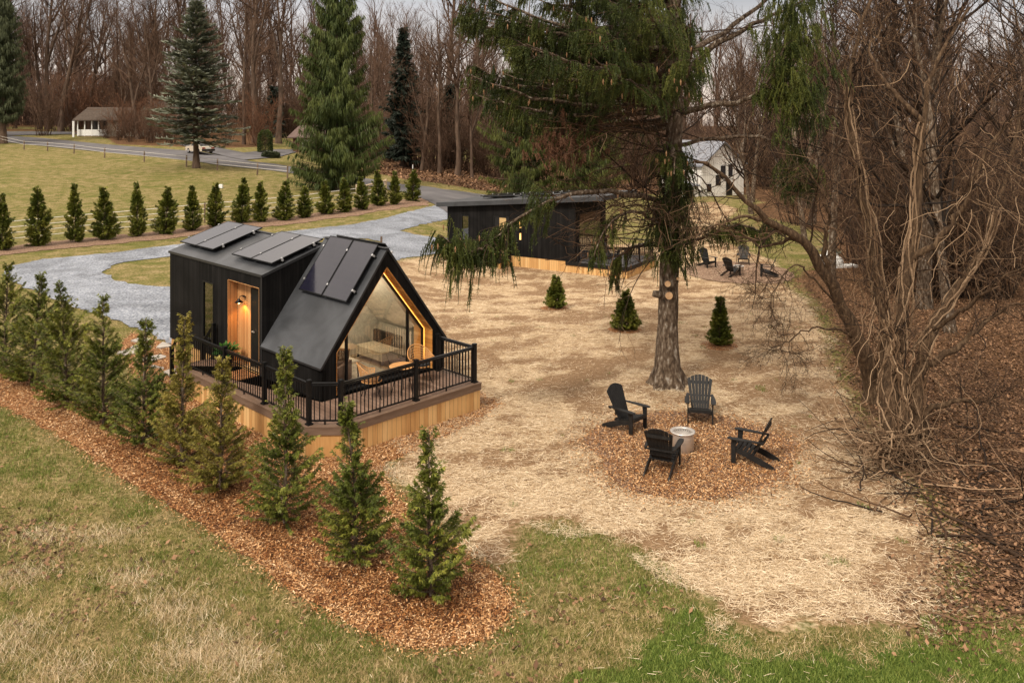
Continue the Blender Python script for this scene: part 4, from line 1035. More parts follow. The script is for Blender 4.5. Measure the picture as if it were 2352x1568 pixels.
def chair_at(vx, vy, target, twist, label, group):
    t = proto_a if not used[0] else copy_tree(proto_a); used[0] = True
    g_ = G(vx, vy); dx, dy = target[0] - g_[0], target[1] - g_[1]
    t.location = g_ + np.array([0, 0, .015]); t.rotation_euler = (0, 0, math.atan2(dy, dx) + PI / 2 + R(twist)); t['group'] = group; t['label'] = label; t['category'] = 'chair'
    return t
fp1 = G(1568, 1036); fp2 = G(1697, 631)
gA, gB = 'black adirondack chairs at the near fire pit', 'black adirondack chairs at the far fire pit'
chair_at(1443, 987, fp1, 8, 'black adirondack chair left of the near steel fire pit', gA)
chair_at(1608, 967, fp1, 12, 'tall backed adirondack chair behind the near fire pit, facing the camera', gA)
chair_at(1523, 1078, fp1, 8, 'adirondack chair before the near fire pit seen from behind', gA)
chair_at(1722, 1060, fp1, -6, 'adirondack chair right of the near fire pit, turned side on', gA)
chair_at(1626, 614, fp2, 0, 'black adirondack chair left of the far fire pit', gB)
chair_at(1708, 607, fp2, 5, 'adirondack chair behind the far fire pit, facing this way', gB)
chair_at(1681, 634, fp2, 0, 'adirondack chair before the far fire pit seen from behind', gB)
chair_at(1762, 635, fp2, 0, 'adirondack chair right of the far fire pit under branches', gB)
def firepit():
    t = empty('fire_pit')
    m_ = MB(); m_.lathe([(.235, .0), (.235, .03), (.25, .04), (.25, .43)], (0, 0, 0), 40); m_.build('drum', M['steel'], t, True)
    m_ = MB(); m_.lathe([(.250, .43), (.285, .435), (.287, .45), (.26, .458), (.215, .455), (.205, .44)], (0, 0, 0), 40); m_.build('rim', M['steel'], t, True)
    m_ = MB(); m_.lathe([(.206, .44), (.206, .12), (0, .11)], (0, 0, 0), 40); il = m_.build('liner', M['steel'], t, True)
    m_ = MB()
    for k in range(24):
        a = k * 2 * PI / 24; m_.box(-.009, .009, -.002, .002, 0, 0) if 0 else m_.tubes([(math.cos(a) * .2055, math.sin(a) * .2055, .395), (math.cos(a) * .2035, math.sin(a) * .2035, .395)], [.010, .010], 8, caps=True)
    m_.build('air_holes', M['black_metal'], il)
    m_ = MB(); m_.lathe([(0, .125), (.19, .12)], (0, 0, 0), 20); m_.build('ash', M['dark_in'], il)
    return t
p1 = firepit(); p1.location = fp1 + np.array([0, 0, .02]); tag(p1, 'brushed steel fire pit amid the four near chairs', 'fire pit', 'steel fire pits')
p2 = copy_tree(p1); p2.location = fp2 + np.array([0, 0, .03]); tag(p2, 'small looking steel fire pit amid the far chairs', 'fire pit', 'steel fire pits')

# ------------------------------------------------------------------ far black cabin
K = np.array([5.97, 44.0]); T2 = R(58.6)
c2 = empty('cabin', (K[0], K[1], 0), T2); tag(c2, 'long black cabin with sloping flat roof behind the big spruce', 'cabin')
LD, ZD2, WD = 11.45, -.31, 3.8
ZT0, ZT1 = 3.05, 2.2       # wall top at deck end, at the far left end
def ztop(y): return ZT0 + (ZT1 - ZT0) * (y - 1.6) / (LD - 1.6)
ys_ = 3.0                  # wall starts, deck in front of it
w = MB()
def wquad(y0, y1, z0, z1f, x0=0, x1=.14):
    w.hexa([(x0, y0, z0), (x1, y0, z0), (x1, y1, z0), (x0, y1, z0), (x0, y0, z1f(y0)), (x1, y0, z1f(y0)), (x1, y1, z1f(y1)), (x0, y1, z1f(y1))])
dy0, dy1 = 7.2, 8.25
wquad(ys_, dy0, ZD2, ztop); wquad(dy0, dy1, 1.85, ztop); wquad(dy1, 9.9, ZD2, ztop); wquad(9.9, 10.45, ZD2, lambda y: .3); wquad(9.9, 10.45, 1.75, ztop); wquad(10.45, LD, ZD2, ztop)
wquad(ys_, LD, ZD2, ztop, WD - .14, WD)
w.hexa([(.14, LD - .14, ZD2), (WD - .14, LD - .14, ZD2), (WD - .14, LD, ZD2), (.14, LD, ZD2), (.14, LD - .14, ztop(LD)), (WD - .14, LD - .14, ztop(LD)), (WD - .14, LD, ztop(LD)), (.14, LD, ztop(LD))])
w.box(.14, WD - .14, ys_ + .0, ys_ + .14, 2.2, ztop(ys_)); w.box(.14, .5, ys_, ys_ + .14, ZD2, 2.2); w.box(WD - .5, WD - .14, ys_, ys_ + .14, ZD2, 2.2)
w.build('wall', M['siding'], c2)
w = MB(); w.box(.5, WD - .5, ys_ + .06, ys_ + .07, ZD2, 2.2); w.build('sliding_door', M['glass_mirror'], c2)
rf = MB(); rf.hexa([(-.35, 1.2, ztop(1.2) + .01), (WD + .3, 1.2, ztop(1.2) + .01), (WD + .3, LD + .55, ztop(LD + .55) + .01), (-.35, LD + .55, ztop(LD + .55) + .01), (-.35, 1.2, ztop(1.2) + .26), (WD + .3, 1.2, ztop(1.2) + .26), (WD + .3, LD + .55, ztop(LD + .55) + .26), (-.35, LD + .55, ztop(LD + .55) + .26)])
rf.build('roof', M['roof_membrane'], c2)
uy = np.array((0, LD - 1.6, ZT1 - ZT0)); uy /= np.linalg.norm(uy)
for yy in (2.6, 5.2, 7.8): panel_pair(c2, (2.9, yy, ztop(yy) + .42), (0, uy[1], uy[2]), (-1, 0, 0), 1.05, 1.7)
f = MB(); f.box(.02, .10, dy0, dy0 + .06, ZD2, 1.85); f.box(.02, .10, dy1 - .06, dy1, ZD2, 1.85); f.box(.02, .10, dy0 + .06, dy1 - .06, 1.79, 1.85); f.box(.05, .09, dy0 + .06, dy0 + .22, ZD2 + .02, 1.79); f.box(.05, .09, dy1 - .38, dy1 - .06, ZD2 + .02, 1.79); do2 = f.build('door', M['door'], c2)
f = MB(); f.box(.06, .085, dy0 + .22, dy1 - .38, ZD2 + .1, 1.76); f.build('pane', M['wood_far'], do2)
f = MB(); f.box(-.02, .1, 9.9, 9.95, .3, 1.75); f.box(-.02, .1, 10.40, 10.45, .3, 1.75); f.box(-.02, .1, 9.95, 10.40, .3, .35); f.box(-.02, .1, 9.95, 10.40, 1.70, 1.75); fo = f.build('window', M['black_trim'], c2)
f = MB(); f.box(.03, .04, 9.95, 10.40, .35, 1.70); f.build('pane', M['glass_mirror'], fo)
f = MB(); f.tubes([(-.10, 6.45, 1.0), (-.10, 6.45, 1.26)], [.05, .05], 10, caps=True); f.box(-.08, 0, 6.42, 6.48, 1.1, 1.16); sc2 = f.build('wall_lamp', M['black_metal'], c2)
f = MB(); f.box(-.012, -.002, 6.40, 6.50, 1.27, 1.62); f.box(-.012, -.002, 6.40, 6.50, .62, .99); each(f, 'glow_plate', mat_emit('sconce_wall_glow', (1., .55, .17), .9), sc2)  # glowing plates stand in for the sconce's light pools on the wall
d2 = empty('deck', (K[0], K[1], 0), T2); tag(d2, 'raised grey deck with pine skirting at the end of the far cabin', 'deck')
m_ = MB(); m_.box(0, WD, 0, ys_, ZD2 - .04, ZD2); m_.build('decking', M['asphalt'], d2)
m_ = MB(); m_.box(-.03, -.005, 0, ys_ + .6, ZD2 - .2, ZD2 + .0); m_.box(-.03, WD, -.03, -.005, ZD2 - .2, ZD2); m_.build('fascia', M['black_trim'], d2)
m_ = MB(); m_.box(.02, .05, .02, LD, -1.3, ZD2 - .003 - .2); m_.box(.02, .05, ys_, LD, ZD2 - .203, ZD2 - .003); m_.box(.05, WD, .02, .05, -1.3, ZD2 - .2); m_.box(.05, WD, LD - .03, LD, -1.3, ZD2 - .005); m_.build('skirting', M['skirt'], d2)
P2 = [(.08, ys_ - .1), (.08, .1), (1.85, .1), (WD - .1, .1), (WD - .1, ys_ - .1)]
for p_ in P2: post(d2, *p_, ZD2)
for a, b_ in zip(P2[:-1], P2[1:]): rail(d2, a, b_, ZD2, step=.12)
ld = empty('landing', (K[0], K[1], 0), T2); tag(ld, 'small black entry landing with stairs before the far cabin door', 'landing')
m_ = MB(); m_.box(-1.25, -.06, 7.0, 8.5, ZD2 - .25, ZD2 - .04); m_.build('platform', M['black_trim'], ld)
m_ = MB()
for k in range(3): m_.box(-1.2, -.15, 8.5 + k * .28, 8.8 + k * .28, ZD2 - .22 - k * .18, ZD2 - .18 - k * .18)
m_.bar((-1.22, 8.5, ZD2 - .2), (-1.22, 9.4, ZD2 - .78), .04, .22); m_.build('stairs', M['black_trim'], ld)
for xx, yy in ((-1.15, 7.1), (-1.15, 8.35), (-.2, 7.1)):
    m_ = MB(); m_.box(xx - .06, xx + .06, yy - .06, yy + .06, -1.1, ZD2 - .25); m_.build('support_post', M['skirt'], ld)
LP = [(-.15, 7.08), (-1.18, 7.08), (-1.18, 8.42)]
for p_ in LP: post(ld, *p_, ZD2 - .04)
for a, b_ in zip(LP[:-1], LP[1:]): rail(ld, a, b_, ZD2 - .04, step=.12)
post(ld, -1.18, 9.3, -.95, .9); rail(ld, (-1.18, 8.42), (-1.18, 9.3), ZD2 - .04, z1=-.95, step=.13)
def place2(o, lx, ly, z, rz=0.):
    c_, s_ = math.cos(T2), math.sin(T2); o.location = (K[0] + lx * c_ - ly * s_, K[1] + lx * s_ + ly * c_, z); o.rotation_euler = (0, 0, T2 + rz); return o
rk = copy_tree(proto_a); tag(rk, 'black lounge chair on the far cabin deck behind its railing', 'chair'); del rk['group']; place2(rk, 1.5, 1.5, ZD2, R(20))
# potted plant on the landing
pl2 = copy_tree(pp); tag(pl2, 'small green potted plant on the far cabin landing', 'plant'); place2(pl2, -.95, 8.0, ZD2 - .04)

# ------------------------------------------------------------------ distant houses
M['beige'] = mat_boards('beige_siding', [(0.2, (.22, .19, .14)), (0.8, (.30, .26, .20))], .2, 2, groove=.1, gcol=(.18, .16, .13))
M['white_siding'] = mat_boards('white_siding', [(0.2, (.74, .71, .66)), (0.8, (.86, .83, .78))], .35, 3, groove=.05, gcol=(.35, .33, .3))
M['shingle'] = mat_noise('brown_shingles', [(0.3, (.055, .040, .030)), (0.7, (.10, .075, .058))], 3, rough=.9, bump=.4)
M['metal_roof'] = mat_boards('grey_metal_roof', [(0.2, (.17, .18, .21)), (0.8, (.24, .25, .28))], .45, 1, rough=.4, groove=.06, gcol=(.08, .08, .1))
M['win_dark'] = mat_flat('dark_window', (.03, .03, .035), .1, 0, .8)
M['brick'] = mat_noise('dark_red_brick', [(0.3, (.10, .045, .032)), (0.7, (.17, .08, .055))], 4, rough=.9)
def gable_roof(mb, x0, x1, y0, y1, z0, zr, ov=.4, tk=.18, axis='x'):
    """ridge along axis"""
    if axis == 'x':
        ym = (y0 + y1) / 2; sl = (zr - z0) / (ym - y0)
        for s, ye in ((1, y0 - ov), (-1, y1 + ov)):
            mb.prism([(x0 - ov, ye, z0 - sl * ov), (x0 - ov, ym, zr), (x0 - ov, ym, zr + tk), (x0 - ov, ye, z0 - sl * ov + tk)], (x1 - x0 + 2 * ov, 0, 0))
    else:
        xm = (x0 + x1) / 2; sl = (zr - z0) / (xm - x0)
        for xe in (x0 - ov, x1 + ov):
            mb.prism([(xe, y0 - ov, z0 - sl * ov), (xm, y0 - ov, zr), (xm, y0 - ov, zr + tk), (xe, y0 - ov, z0 - sl * ov + tk)], (0, y1 - y0 + 2 * ov, 0))
def window(parent, x0, x1, z0, z1, y, mat=None, frame=None, t=.05, cross=True):
    f = MB(); a = .07
    f.box(x0 - a, x1 + a, y - t, y, z0 - a, z0); f.box(x0 - a, x1 + a, y - t, y, z1, z1 + a); f.box(x0 - a, x0, y - t, y, z0, z1); f.box(x1, x1 + a, y - t, y, z0, z1)
    if cross: f.box((x0 + x1) / 2 - .03, (x0 + x1) / 2 + .03, y - t, y - .025, z0, z1)
    o = f.build('window', frame or M['white'], parent); p = MB(); p.box(x0, x1, y - .02, y - .004, z0, z1); p.build('pane', M['win_dark'], o); return o
# white house behind the lawn on the right
wh = empty('house', (22.5, 100.8, -3.4), R(36)); tag(wh, 'white gabled house with grey metal roof seen through the branches', 'house')
m_ = MB(); m_.box(0, 7.7, 0, 6.5, 0, 4.75); m_.prism([(0, 0, 4.75), (7.7, 0, 4.75), (3.85, 0, 7.3)], (0, 6.5, 0)); m_.build('wall', M['white_siding'], wh)
m_ = MB(); gable_roof(m_, 0, 7.7, 0, 6.5, 4.78, 7.35, .35, .16, 'y'); m_.build('roof', M['metal_roof'], wh)
for x0, x1, z0, z1 in ((3.5, 4.2, 3.1, 4.5), (4.9, 5.5, 3.3, 4.6), (1.0, 1.6, 1.6, 2.4), (2.6, 3.3, 2.3, 3.4)): window(wh, x0, x1, z0, z1, -.002, frame=M['black_trim'], cross=False)
m_ = MB(); m_.box(4.4, 5.5, -.05, -.003, .2, 2.5); m_.build('door', M['door'], wh)
m_ = MB(); m_.box(3.7, 4.0, -.03, -.003, 5.4, 6.0); m_.build('vent', M['white'], wh)
m_ = MB(); m_.box(3.0, 5.6, -2.2, -.1, .1, .3); [m_.box(3.0 + .26 * k, 3.06 + .26 * k, -2.2, -2.14, .3, 1.1) for k in range(10)]; m_.box(3.0, 5.6, -2.2, -2.14, 1.1, 1.17); m_.build('porch', M['fascia'], wh)
wi = empty('shed', (20.0, 98.6, -3.3), R(36)); tag(wi, 'low white shed with flat lean-to roof left of the white house', 'shed')
m_ = MB(); m_.box(0, 2.4, 0, 3, 0, 2.2); m_.build('wall', M['white_siding'], wi); m_ = MB(); m_.hexa([(-.2, -.3, 2.25), (2.5, -.3, 2.25), (2.5, 3.1, 2.7), (-.2, 3.1, 2.7), (-.2, -.3, 2.4), (2.5, -.3, 2.4), (2.5, 3.1, 2.85), (-.2, 3.1, 2.85)]); m_.build('roof', M['metal_roof'], wi); window(wi, .8, 1.5, 1.0, 2.0, -.002, frame=M['black_trim'])
# porch house on the left
pb = G(247, 314)
ph = empty('house', (pb[0], pb[1], pb[2]), R(-4)); tag(ph, 'beige bungalow with shallow brown roof among bare trees', 'house')
m_ = MB(); m_.box(0, 11, 0, 8, 0, 2.75); m_.prism([(0, 0, 2.75), (0, 8, 2.75), (0, 4, 4.6)], (11, 0, 0)); m_.box(5.2, 9.6, -1.2, -.01, 0, 4.2); m_.prism([(5.2, -1.2, 4.2), (9.6, -1.2, 4.2), (7.4, -1.2, 5.6)], (0, 4, 0)); m_.build('wall', M['beige'], ph)
m_ = MB(); gable_roof(m_, -5.2, 11, 0, 8, 2.8, 4.65, .5, .16, 'x'); m_.build('roof', M['shingle'], ph)
m_ = MB(); gable_roof(m_, 5.2, 9.6, -1.2, 4, 4.25, 5.65, .35, .14, 'y'); m_.build('roof', M['shingle'], ph)
window(ph, 1.6, 3.6, 1.0, 2.2, -.002); window(ph, 6.6, 8.2, 1.0, 2.3, -1.202)
m_ = MB(); m_.box(9.9, 10.1, -.05, -.002, .2, 2.4); m_.build('downpipe', M['white'], ph)
pc = MB()
for xx in (-5.1, -3.9, -2.7, -1.55): pc.box(xx - .08, xx + .08, .0, .16, .1, 2.72)
pc.box(-5.1, -.02, .02, .14, 2.6, 2.75); pc.box(-5.1, -1.5, .03, .10, .15, 1.15)
po = pc.build('porch_frame', M['white'], ph)
pr = MB(); pr.box(-1.5, 0, .03, .09, 1.08, 1.15); pr.box(-1.5, 0, .03, .09, .2, .27); [pr.box(-1.45 + k * .14, -1.40 + k * .14, .03, .09, .27, 1.08) for k in range(10)]; pr.build('balusters', M['white'], po)
pd = MB(); pd.box(-5.1, 0, 0, 4.5, -.1, .1); pd.build('porch_floor', M['fascia'], ph)
pw = MB(); pw.box(-5.0, 0, 4.4, 4.5, .1, 2.6); pw.build('porch_back', M['dark_in'], ph)
pcar = MB(); pcar.hexa([(-1.0, -.4, .35), (1.0, -.4, .35), (1.0, .4, .35), (-1.0, .4, .35), (-.7, -.35, .95), (.7, -.35, .95), (.7, .35, .95), (-.7, .35, .95)]); 
po1 = MB(); po1.box(-.14, .14, -.14, .14, 0, 2.6); gp = po1.build('gate_post', M['white']); gp.location = G(169, 315); tag(gp, 'white square post standing left of the porch', 'post')
# brown house with red roof by the hedge
hb = G(612, 350)
bh = empty('house', (hb[0] + 2.6, hb[1] + 4, hb[2] - .6), R(-8)); tag(bh, 'low dark brick house with pinkish roof behind the round hedge', 'house')
m_ = MB(); m_.box(0, 12, 0, 8, -.3, 2.6); m_.prism([(0, 0, 2.6), (0, 8, 2.6), (0, 4, 4.0)], (12, 0, 0)); m_.build('wall', M['brick'], bh)
m_ = MB(); gable_roof(m_, 0, 12, 0, 8, 2.65, 4.05, .6, .16, 'x'); m_.build('roof', mat_noise('faded_red_shingles', [(0.3, (.09, .06, .05)), (0.7, (.16, .11, .095))], 3, rough=.9), bh)
window(bh, 1.5, 2.8, .9, 2.1, -.002); window(bh, 5, 6.6, .9, 2.1, -.002); window(bh, 9.5, 10.5, .9, 2.1, -.002)

# ------------------------------------------------------------------ car on the road
cg = G(459, 353)
car = empty('parked_car', (cg[0], cg[1], cg[2] + .06), R(136)); tag(car, 'old tan sedan on the road behind the blue spruce', 'car')
M['tan'] = mat_flat('tan_car_paint', (.56, .48, .37), .3, .1, .6)
# car front looks to +x
prof = [(-2.25, .42), (-2.28, .62), (-2.2, .86), (-1.45, .93), (-.95, 1.36), (.25, 1.40), (.95, .98), (2.05, .84), (2.25, .70), (2.28, .42), (2.2, .28), (-2.2, .28)]
b_ = MB()
lo_ = [(-2.25, .30), (-2.28, .62), (-2.2, .88), (-1.4, .94), (.95, .95), (2.05, .84), (2.25, .70), (2.28, .30)]
b_.prism([(x, -.84, z) for x, z in lo_], (0, 1.68, 0)); b_.build('body', M['tan'], car)
b_ = MB(); 
rfp = [(-1.5, .93), (-.95, 1.36), (.2, 1.39), (1.0, .95)]
V = [];
for x, z in rfp: 
    wd = .80 if z < 1 else .62; V.append(((x, -wd, z), (x, wd, z)))
q = [V[0][0], V[1][0], V[2][0], V[3][0], V[0][1], V[1][1], V[2][1], V[3][1]]
b_.quads(q, [(0, 1, 2, 3), (7, 6, 5, 4), (0, 4, 5, 1), (1, 5, 6, 2), (2, 6, 7, 3)]); b_.build('cabin_glass', M['win_dark'], car)
b_ = MB(); b_.box(-1.0, .25, -.60, .60, 1.365, 1.42)
for (x0, z0, w0), (x1, z1, w1) in (((-1.5, .93, .80), (-.95, 1.38, .62)), ((1.0, .95, .80), (.22, 1.39, .62)), ((-.35, .94, .82), (-.35, 1.39, .62))):
    for s in (-1, 1): b_.bar((x0, s * w0, z0), (x1, s * w1, z1), .07, .07)
b_.build('roof', M['tan'], car)
for x in (-1.4, 1.42):
    for s in (-1, 1):
        t_ = MB(); t_.tubes([(x, s * .70, .31), (x, s * .87, .31)], [.31, .31], 20, caps=True); to_ = t_.build('wheel', M['black_trim'], car); t_ = MB(); t_.tubes([(x, s * .86, .31), (x, s * .885, .31)], [.17, .17], 14, caps=True); t_.build('rim', M['alu'], to_)
b_ = MB(); b_.box(-2.40, -2.26, -.84, .84, .36, .56); b_.box(2.24, 2.38, -.84, .84, .36, .56); each(b_, 'bumper', M['black_trim'], car)
M['tail'] = mat_flat('red_tail_light', (.30, .02, .012), .3)
for s in (-1, 1):
    b_ = MB(); b_.box(-2.30, -2.265, min(s * .40, s * .80), max(s * .40, s * .80), .64, .80); b_.build('tail_light', M['tail'], car)
    b_ = MB(); b_.box(2.22, 2.275, min(s * .45, s * .78), max(s * .45, s * .78), .60, .74); b_.build('headlight', M['white'], car)
b_ = MB(); b_.box(-2.30, -2.275, -.26, .26, .62, .76); b_.build('number_plate', M['white'], car)

# ------------------------------------------------------------------ fences
M['wire'] = mat_flat('white_wire', (.66, .62, .54), .5); M['post_wood'] = mat_noise('weathered_post', [(0.3, (.10, .065, .045)), (0.7, (.24, .17, .12))], 3, (3, 3, .6), rough=.9)
M['rail_wood'] = mat_noise('pale_fence_rail', [(0.3, (.42, .31, .21)), (0.7, (.60, .47, .34))], 3, rough=.8)
fe = empty('wire_fence'); tag(fe, 'low fence of dark posts and pale wires along the road edge', 'fence')
pp_ = [(-60, 352), (55, 357), (109, 360), (170, 366), (240, 377), (331, 387), (428, 397), (544, 411), (643, 425)]
pp_ = [(-70, 354), (-8, 355), (55, 359), (109, 362), (170, 368), (240, 377), (331, 387), (428, 398), (544, 412)]
tops = []
for vx, vy in [(-70, 326), (-8, 327), (55, 343 + 0), (109, 347 - 1), (170, 352), (240, 362), (331, 371), (428, 382), (499, 391), (591, 401), (660, 408)]:
    g_ = G(vx, vy + 1); m_ = MB(); m_.tubes([(g_[0], g_[1], g_[2] - .2), (g_[0] + .03, g_[1], g_[2] + 1.25)], [.085, .075], 7, caps=True); m_.build('post', M['post_wood'], fe); tops.append(g_)
for hh in (1.12, .72):
    m_ = MB(); m_.tubes([t + np.array([0, -.09, hh]) for t in tops], [.018] * len(tops), 4); m_.build('wire', M['wire'], fe)
fb = empty('rail_fence'); tag(fb, 'four strand white wire fence with wooden end posts behind the far arborvitae row', 'fence')
fl_ = [(-120, 590), (0, 562), (173, 543), (330, 528), (470, 512), (600, 500), (700, 488), (820, 470), (886, 455)]
G0 = [G(*p) for p in fl_]
for hh in (.28, .62, .96, 1.30):
    m_ = MB(); m_.tubes([g_ + np.array([0, 0, hh]) for g_ in G0], [.024] * len(G0), 4); m_.build('wire', M['wire'], fb)
for i, g_ in enumerate(G0):
    end = i >= len(G0) - 2; m_ = MB(); m_.tubes([g_ + np.array([0, .02, -.2]), g_ + np.array([0, .02, 1.62 if end else 1.4])], [.11 if end else .05] * 2, 8, caps=True); m_.build('post', M['rail_wood'] if end else M['post_wood'], fb)
m_ = MB(); m_.tubes([G0[-2] + np.array([0, 0, 1.35]), G0[-1] + np.array([0, 0, 1.5])], [.07, .07], 7, caps=True); m_.build('rail', M['rail_wood'], fb)
# small things on the field and at the far right
g_ = G(506, 432); m_ = MB(); m_.box(-.22, .22, -.16, .16, 0, .28); m_.box(-.19, .19, -.13, .13, .281, .33); bx_ = m_.build('utility_box', M['white']); bx_.location = g_; tag(bx_, 'tiny white box standing in the grass field', 'box')
for vx, vy, lb in ((948, 393, 'short white marker post among fallen leaves beyond the road'), (2268 * 0 + 876, 575, 'short wooden stake at the edge of the grass island')):
    g_ = G(vx, vy); m_ = MB(); m_.box(-.05, .05, -.05, .05, 0, .75); m_.prism([(-.05, -.05, .75), (.05, -.05, .75), (.05, .05, .75), (-.05, .05, .75)], (0, 0, .03)); o_ = m_.build('marker_post' if vy < 500 else 'stake', M['white'] if vy < 500 else M['post_wood']); o_.location = g_; tag(o_, lb, 'post')

# ------------------------------------------------------------------ branching helpers
def norm(v): return v / (np.linalg.norm(v, axis=-1, keepdims=True) + 1e-9)
def grow(P0, D0, L, r0, K, wob, up, r, taper=.3):
    N = len(P0); P = np.empty((N, K + 1, 3)); P[:, 0] = P0; d = norm(np.array(D0, float)); L = np.broadcast_to(L, (N,)); up = np.broadcast_to(up, (N,))
    for k in range(K):
        d = norm(d + r.normal(0, wob, (N, 3)) + np.stack([0 * up, 0 * up, up], -1)); P[:, k + 1] = P[:, k] + d * (L / K)[:, None]
    Rr = np.broadcast_to(r0, (N,))[:, None] * np.linspace(1, taper, K + 1)[None]
    return P, Rr
def kids(P, Rr, L, m, t0, t1, ang, lenf, rf, r, angs=.2, fall=.5):
    N, K1, _ = P.shape; L = np.broadcast_to(L, (N,)); idx = np.repeat(np.arange(N), m); t = r.uniform(t0, t1, len(idx)); f = t * (K1 - 1); k = np.minimum(f.astype(int), K1 - 2); w = (f - k)[:, None]
    p = P[idx, k] * (1 - w) + P[idx, k + 1] * w; tg = norm(P[idx, k + 1] - P[idx, k]); rad = Rr[idx, k] * (1 - w[:, 0]) + Rr[idx, k + 1] * w[:, 0]
    pr = norm(np.cross(tg, norm(r.normal(0, 1, (len(idx), 3))))); a = r.normal(ang, angs, len(idx))[:, None]
    return p, tg * np.cos(a) + pr * np.sin(a), L[idx] * lenf * (1 - fall * t) * r.uniform(.6, 1.25, len(idx)), rad * rf, t

def along(P, n, r, t0=0., t1=1.):
    """n random points per polyline with tangents"""
    N, K1, _ = P.shape; idx = np.repeat(np.arange(N), n); t = r.uniform(t0, t1, len(idx)); f = t * (K1 - 1); k = np.minimum(f.astype(int), K1 - 2); w = (f - k)[:, None]
    return P[idx, k] * (1 - w) + P[idx, k + 1] * w, norm(P[idx, k + 1] - P[idx, k]), idx, t

# ------------------------------------------------------------------ arborvitae
def arborvitae(seed, h=3.0, R_=.55, nb=230, leaf=(.05, .10), fol=None, sparse=.72, dense=1.0, cone=False, name='arborvitae'):
    r = rng(seed); t_ = empty(name)
    lean = r.normal(0, .02, 2)
    tr = MB(); zz = np.linspace(0, 1, 9); px_ = np.cumsum(r.normal(0, .012, 9)); py_ = np.cumsum(r.normal(0, .012, 9))
    TP = np.stack([px_ + lean[0] * zz * h, py_ + lean[1] * zz * h, zz * h * .97], -1); tr.tubes(TP, np.linspace(.045, .006, 9), 6)
    t = r.uniform(0, 1, nb) ** 1.25 * .97 + .02; t = np.sort(t)
    az = r.uniform(0, 2 * PI, nb)
    lobes = 1 + (.22 * np.sin(az * 3 + t * 9 + seed) + .16 * np.sin(az * 2 - t * 17 + seed * 2)) * (not cone) + r.normal(0, .12, nb)
    if cone: env = R_ * (1 - t) ** .85 * np.minimum(1, t / .06 + .75)
    elif sparse < .7: env = R_ * np.interp(t, [0, .06, .18, .32, .46, .60, .78, 1], [.80, 1.0, 1.05, .86, .52, .34, .22, .05]) * np.where(t > sparse, .5 + .9 * r.uniform(0, 1, nb), 1)
    else: env = R_ * np.interp(t, [0, .06, .22, .40, .58, .74, .88, 1], [.75, .95, 1.0, .82, .58, .34, .17, .05]) * np.where(t > sparse, .45 + .7 * r.uniform(0, 1, nb), 1)
    L = np.maximum(.10, env * lobes)
    el = (.15 + .65 * t) + r.normal(0, .12, nb)
    i = np.minimum((t * 8).astype(int), 7); w = (t * 8 - i)[:, None]; P0 = TP[i] * (1 - w) + TP[i + 1] * w; P0[:, 2] += .02
    D0 = np.stack([np.cos(az) * np.cos(el), np.sin(az) * np.cos(el), np.sin(el)], -1)
    P, Rr = grow(P0, D0, L / np.cos(np.clip(el, 0, .9)), .008, 4, .06, .10, r)
    tr.tubes(P, Rr, 3); tr.build('trunk', M['bark'], t_)
    # sprays
    ns = 30; C, T, idx, tt = along(P, ns, r, .18, 1.02)
    kp = r.uniform(0, 1, len(C)) < np.where(t[idx] > sparse, .34, 1.0) * np.clip(.55 + .8 * vnoise(az[idx] * 1.3 + 9, t[idx] * 9, .9, seed), .3, 1) * dense
    C, T, idx = C[kp], T[kp], idx[kp]
    out_ = norm(np.stack([np.cos(az[idx]), np.sin(az[idx]), 0 * idx], -1) * .75 + T * .5 + r.normal(0, .32, C.shape) + np.array([0, 0, .12]) * (t[idx] * 1.7 - .95)[:, None])
    s1 = norm(np.cross(out_, norm(r.normal(0, 1, C.shape) * .8 + np.array([0, 0, .5]))))
    mb = MB(); n = len(C); ll = r.uniform(*leaf, n)[:, None]; br_ = np.clip(.30 + .45 * vnoise(C[:, 0] * 3 + 50, C[:, 2] * 3 + 50, .9, seed + 3) + r.normal(0, .1, n), 0, 1)
    for a, f_, q in ((0, 1.5, 0), (.55, 1.05, .02), (-.55, 1.05, .02), (.95, .75, 0), (-.95, .75, 0), (.35, 1.2, .05), (-.35, 1.2, .05)):
        D = out_ * math.cos(a) + s1 * math.sin(a); base = C + out_ * ll * (.5 if q else 0)
        Wd = norm(np.cross(np.cross(out_, s1), D)) * (ll * .12)
        mb.cards(base, D * ll * f_ + np.array([0, 0, -.022]), Wd, np.clip(br_ + r.normal(0, .07, n), 0, 1))
    mb.build('foliage', fol or M['arbor'], t_)
    return t_
def hide_far(o): o.location = (0, 0, 0)
def sc_place(o, g, s, rz, sxy=None):
    o.location = [float(c) for c in g]; o.rotation_euler = (0, 0, rz); o.scale = (sxy or s, sxy or s, s)

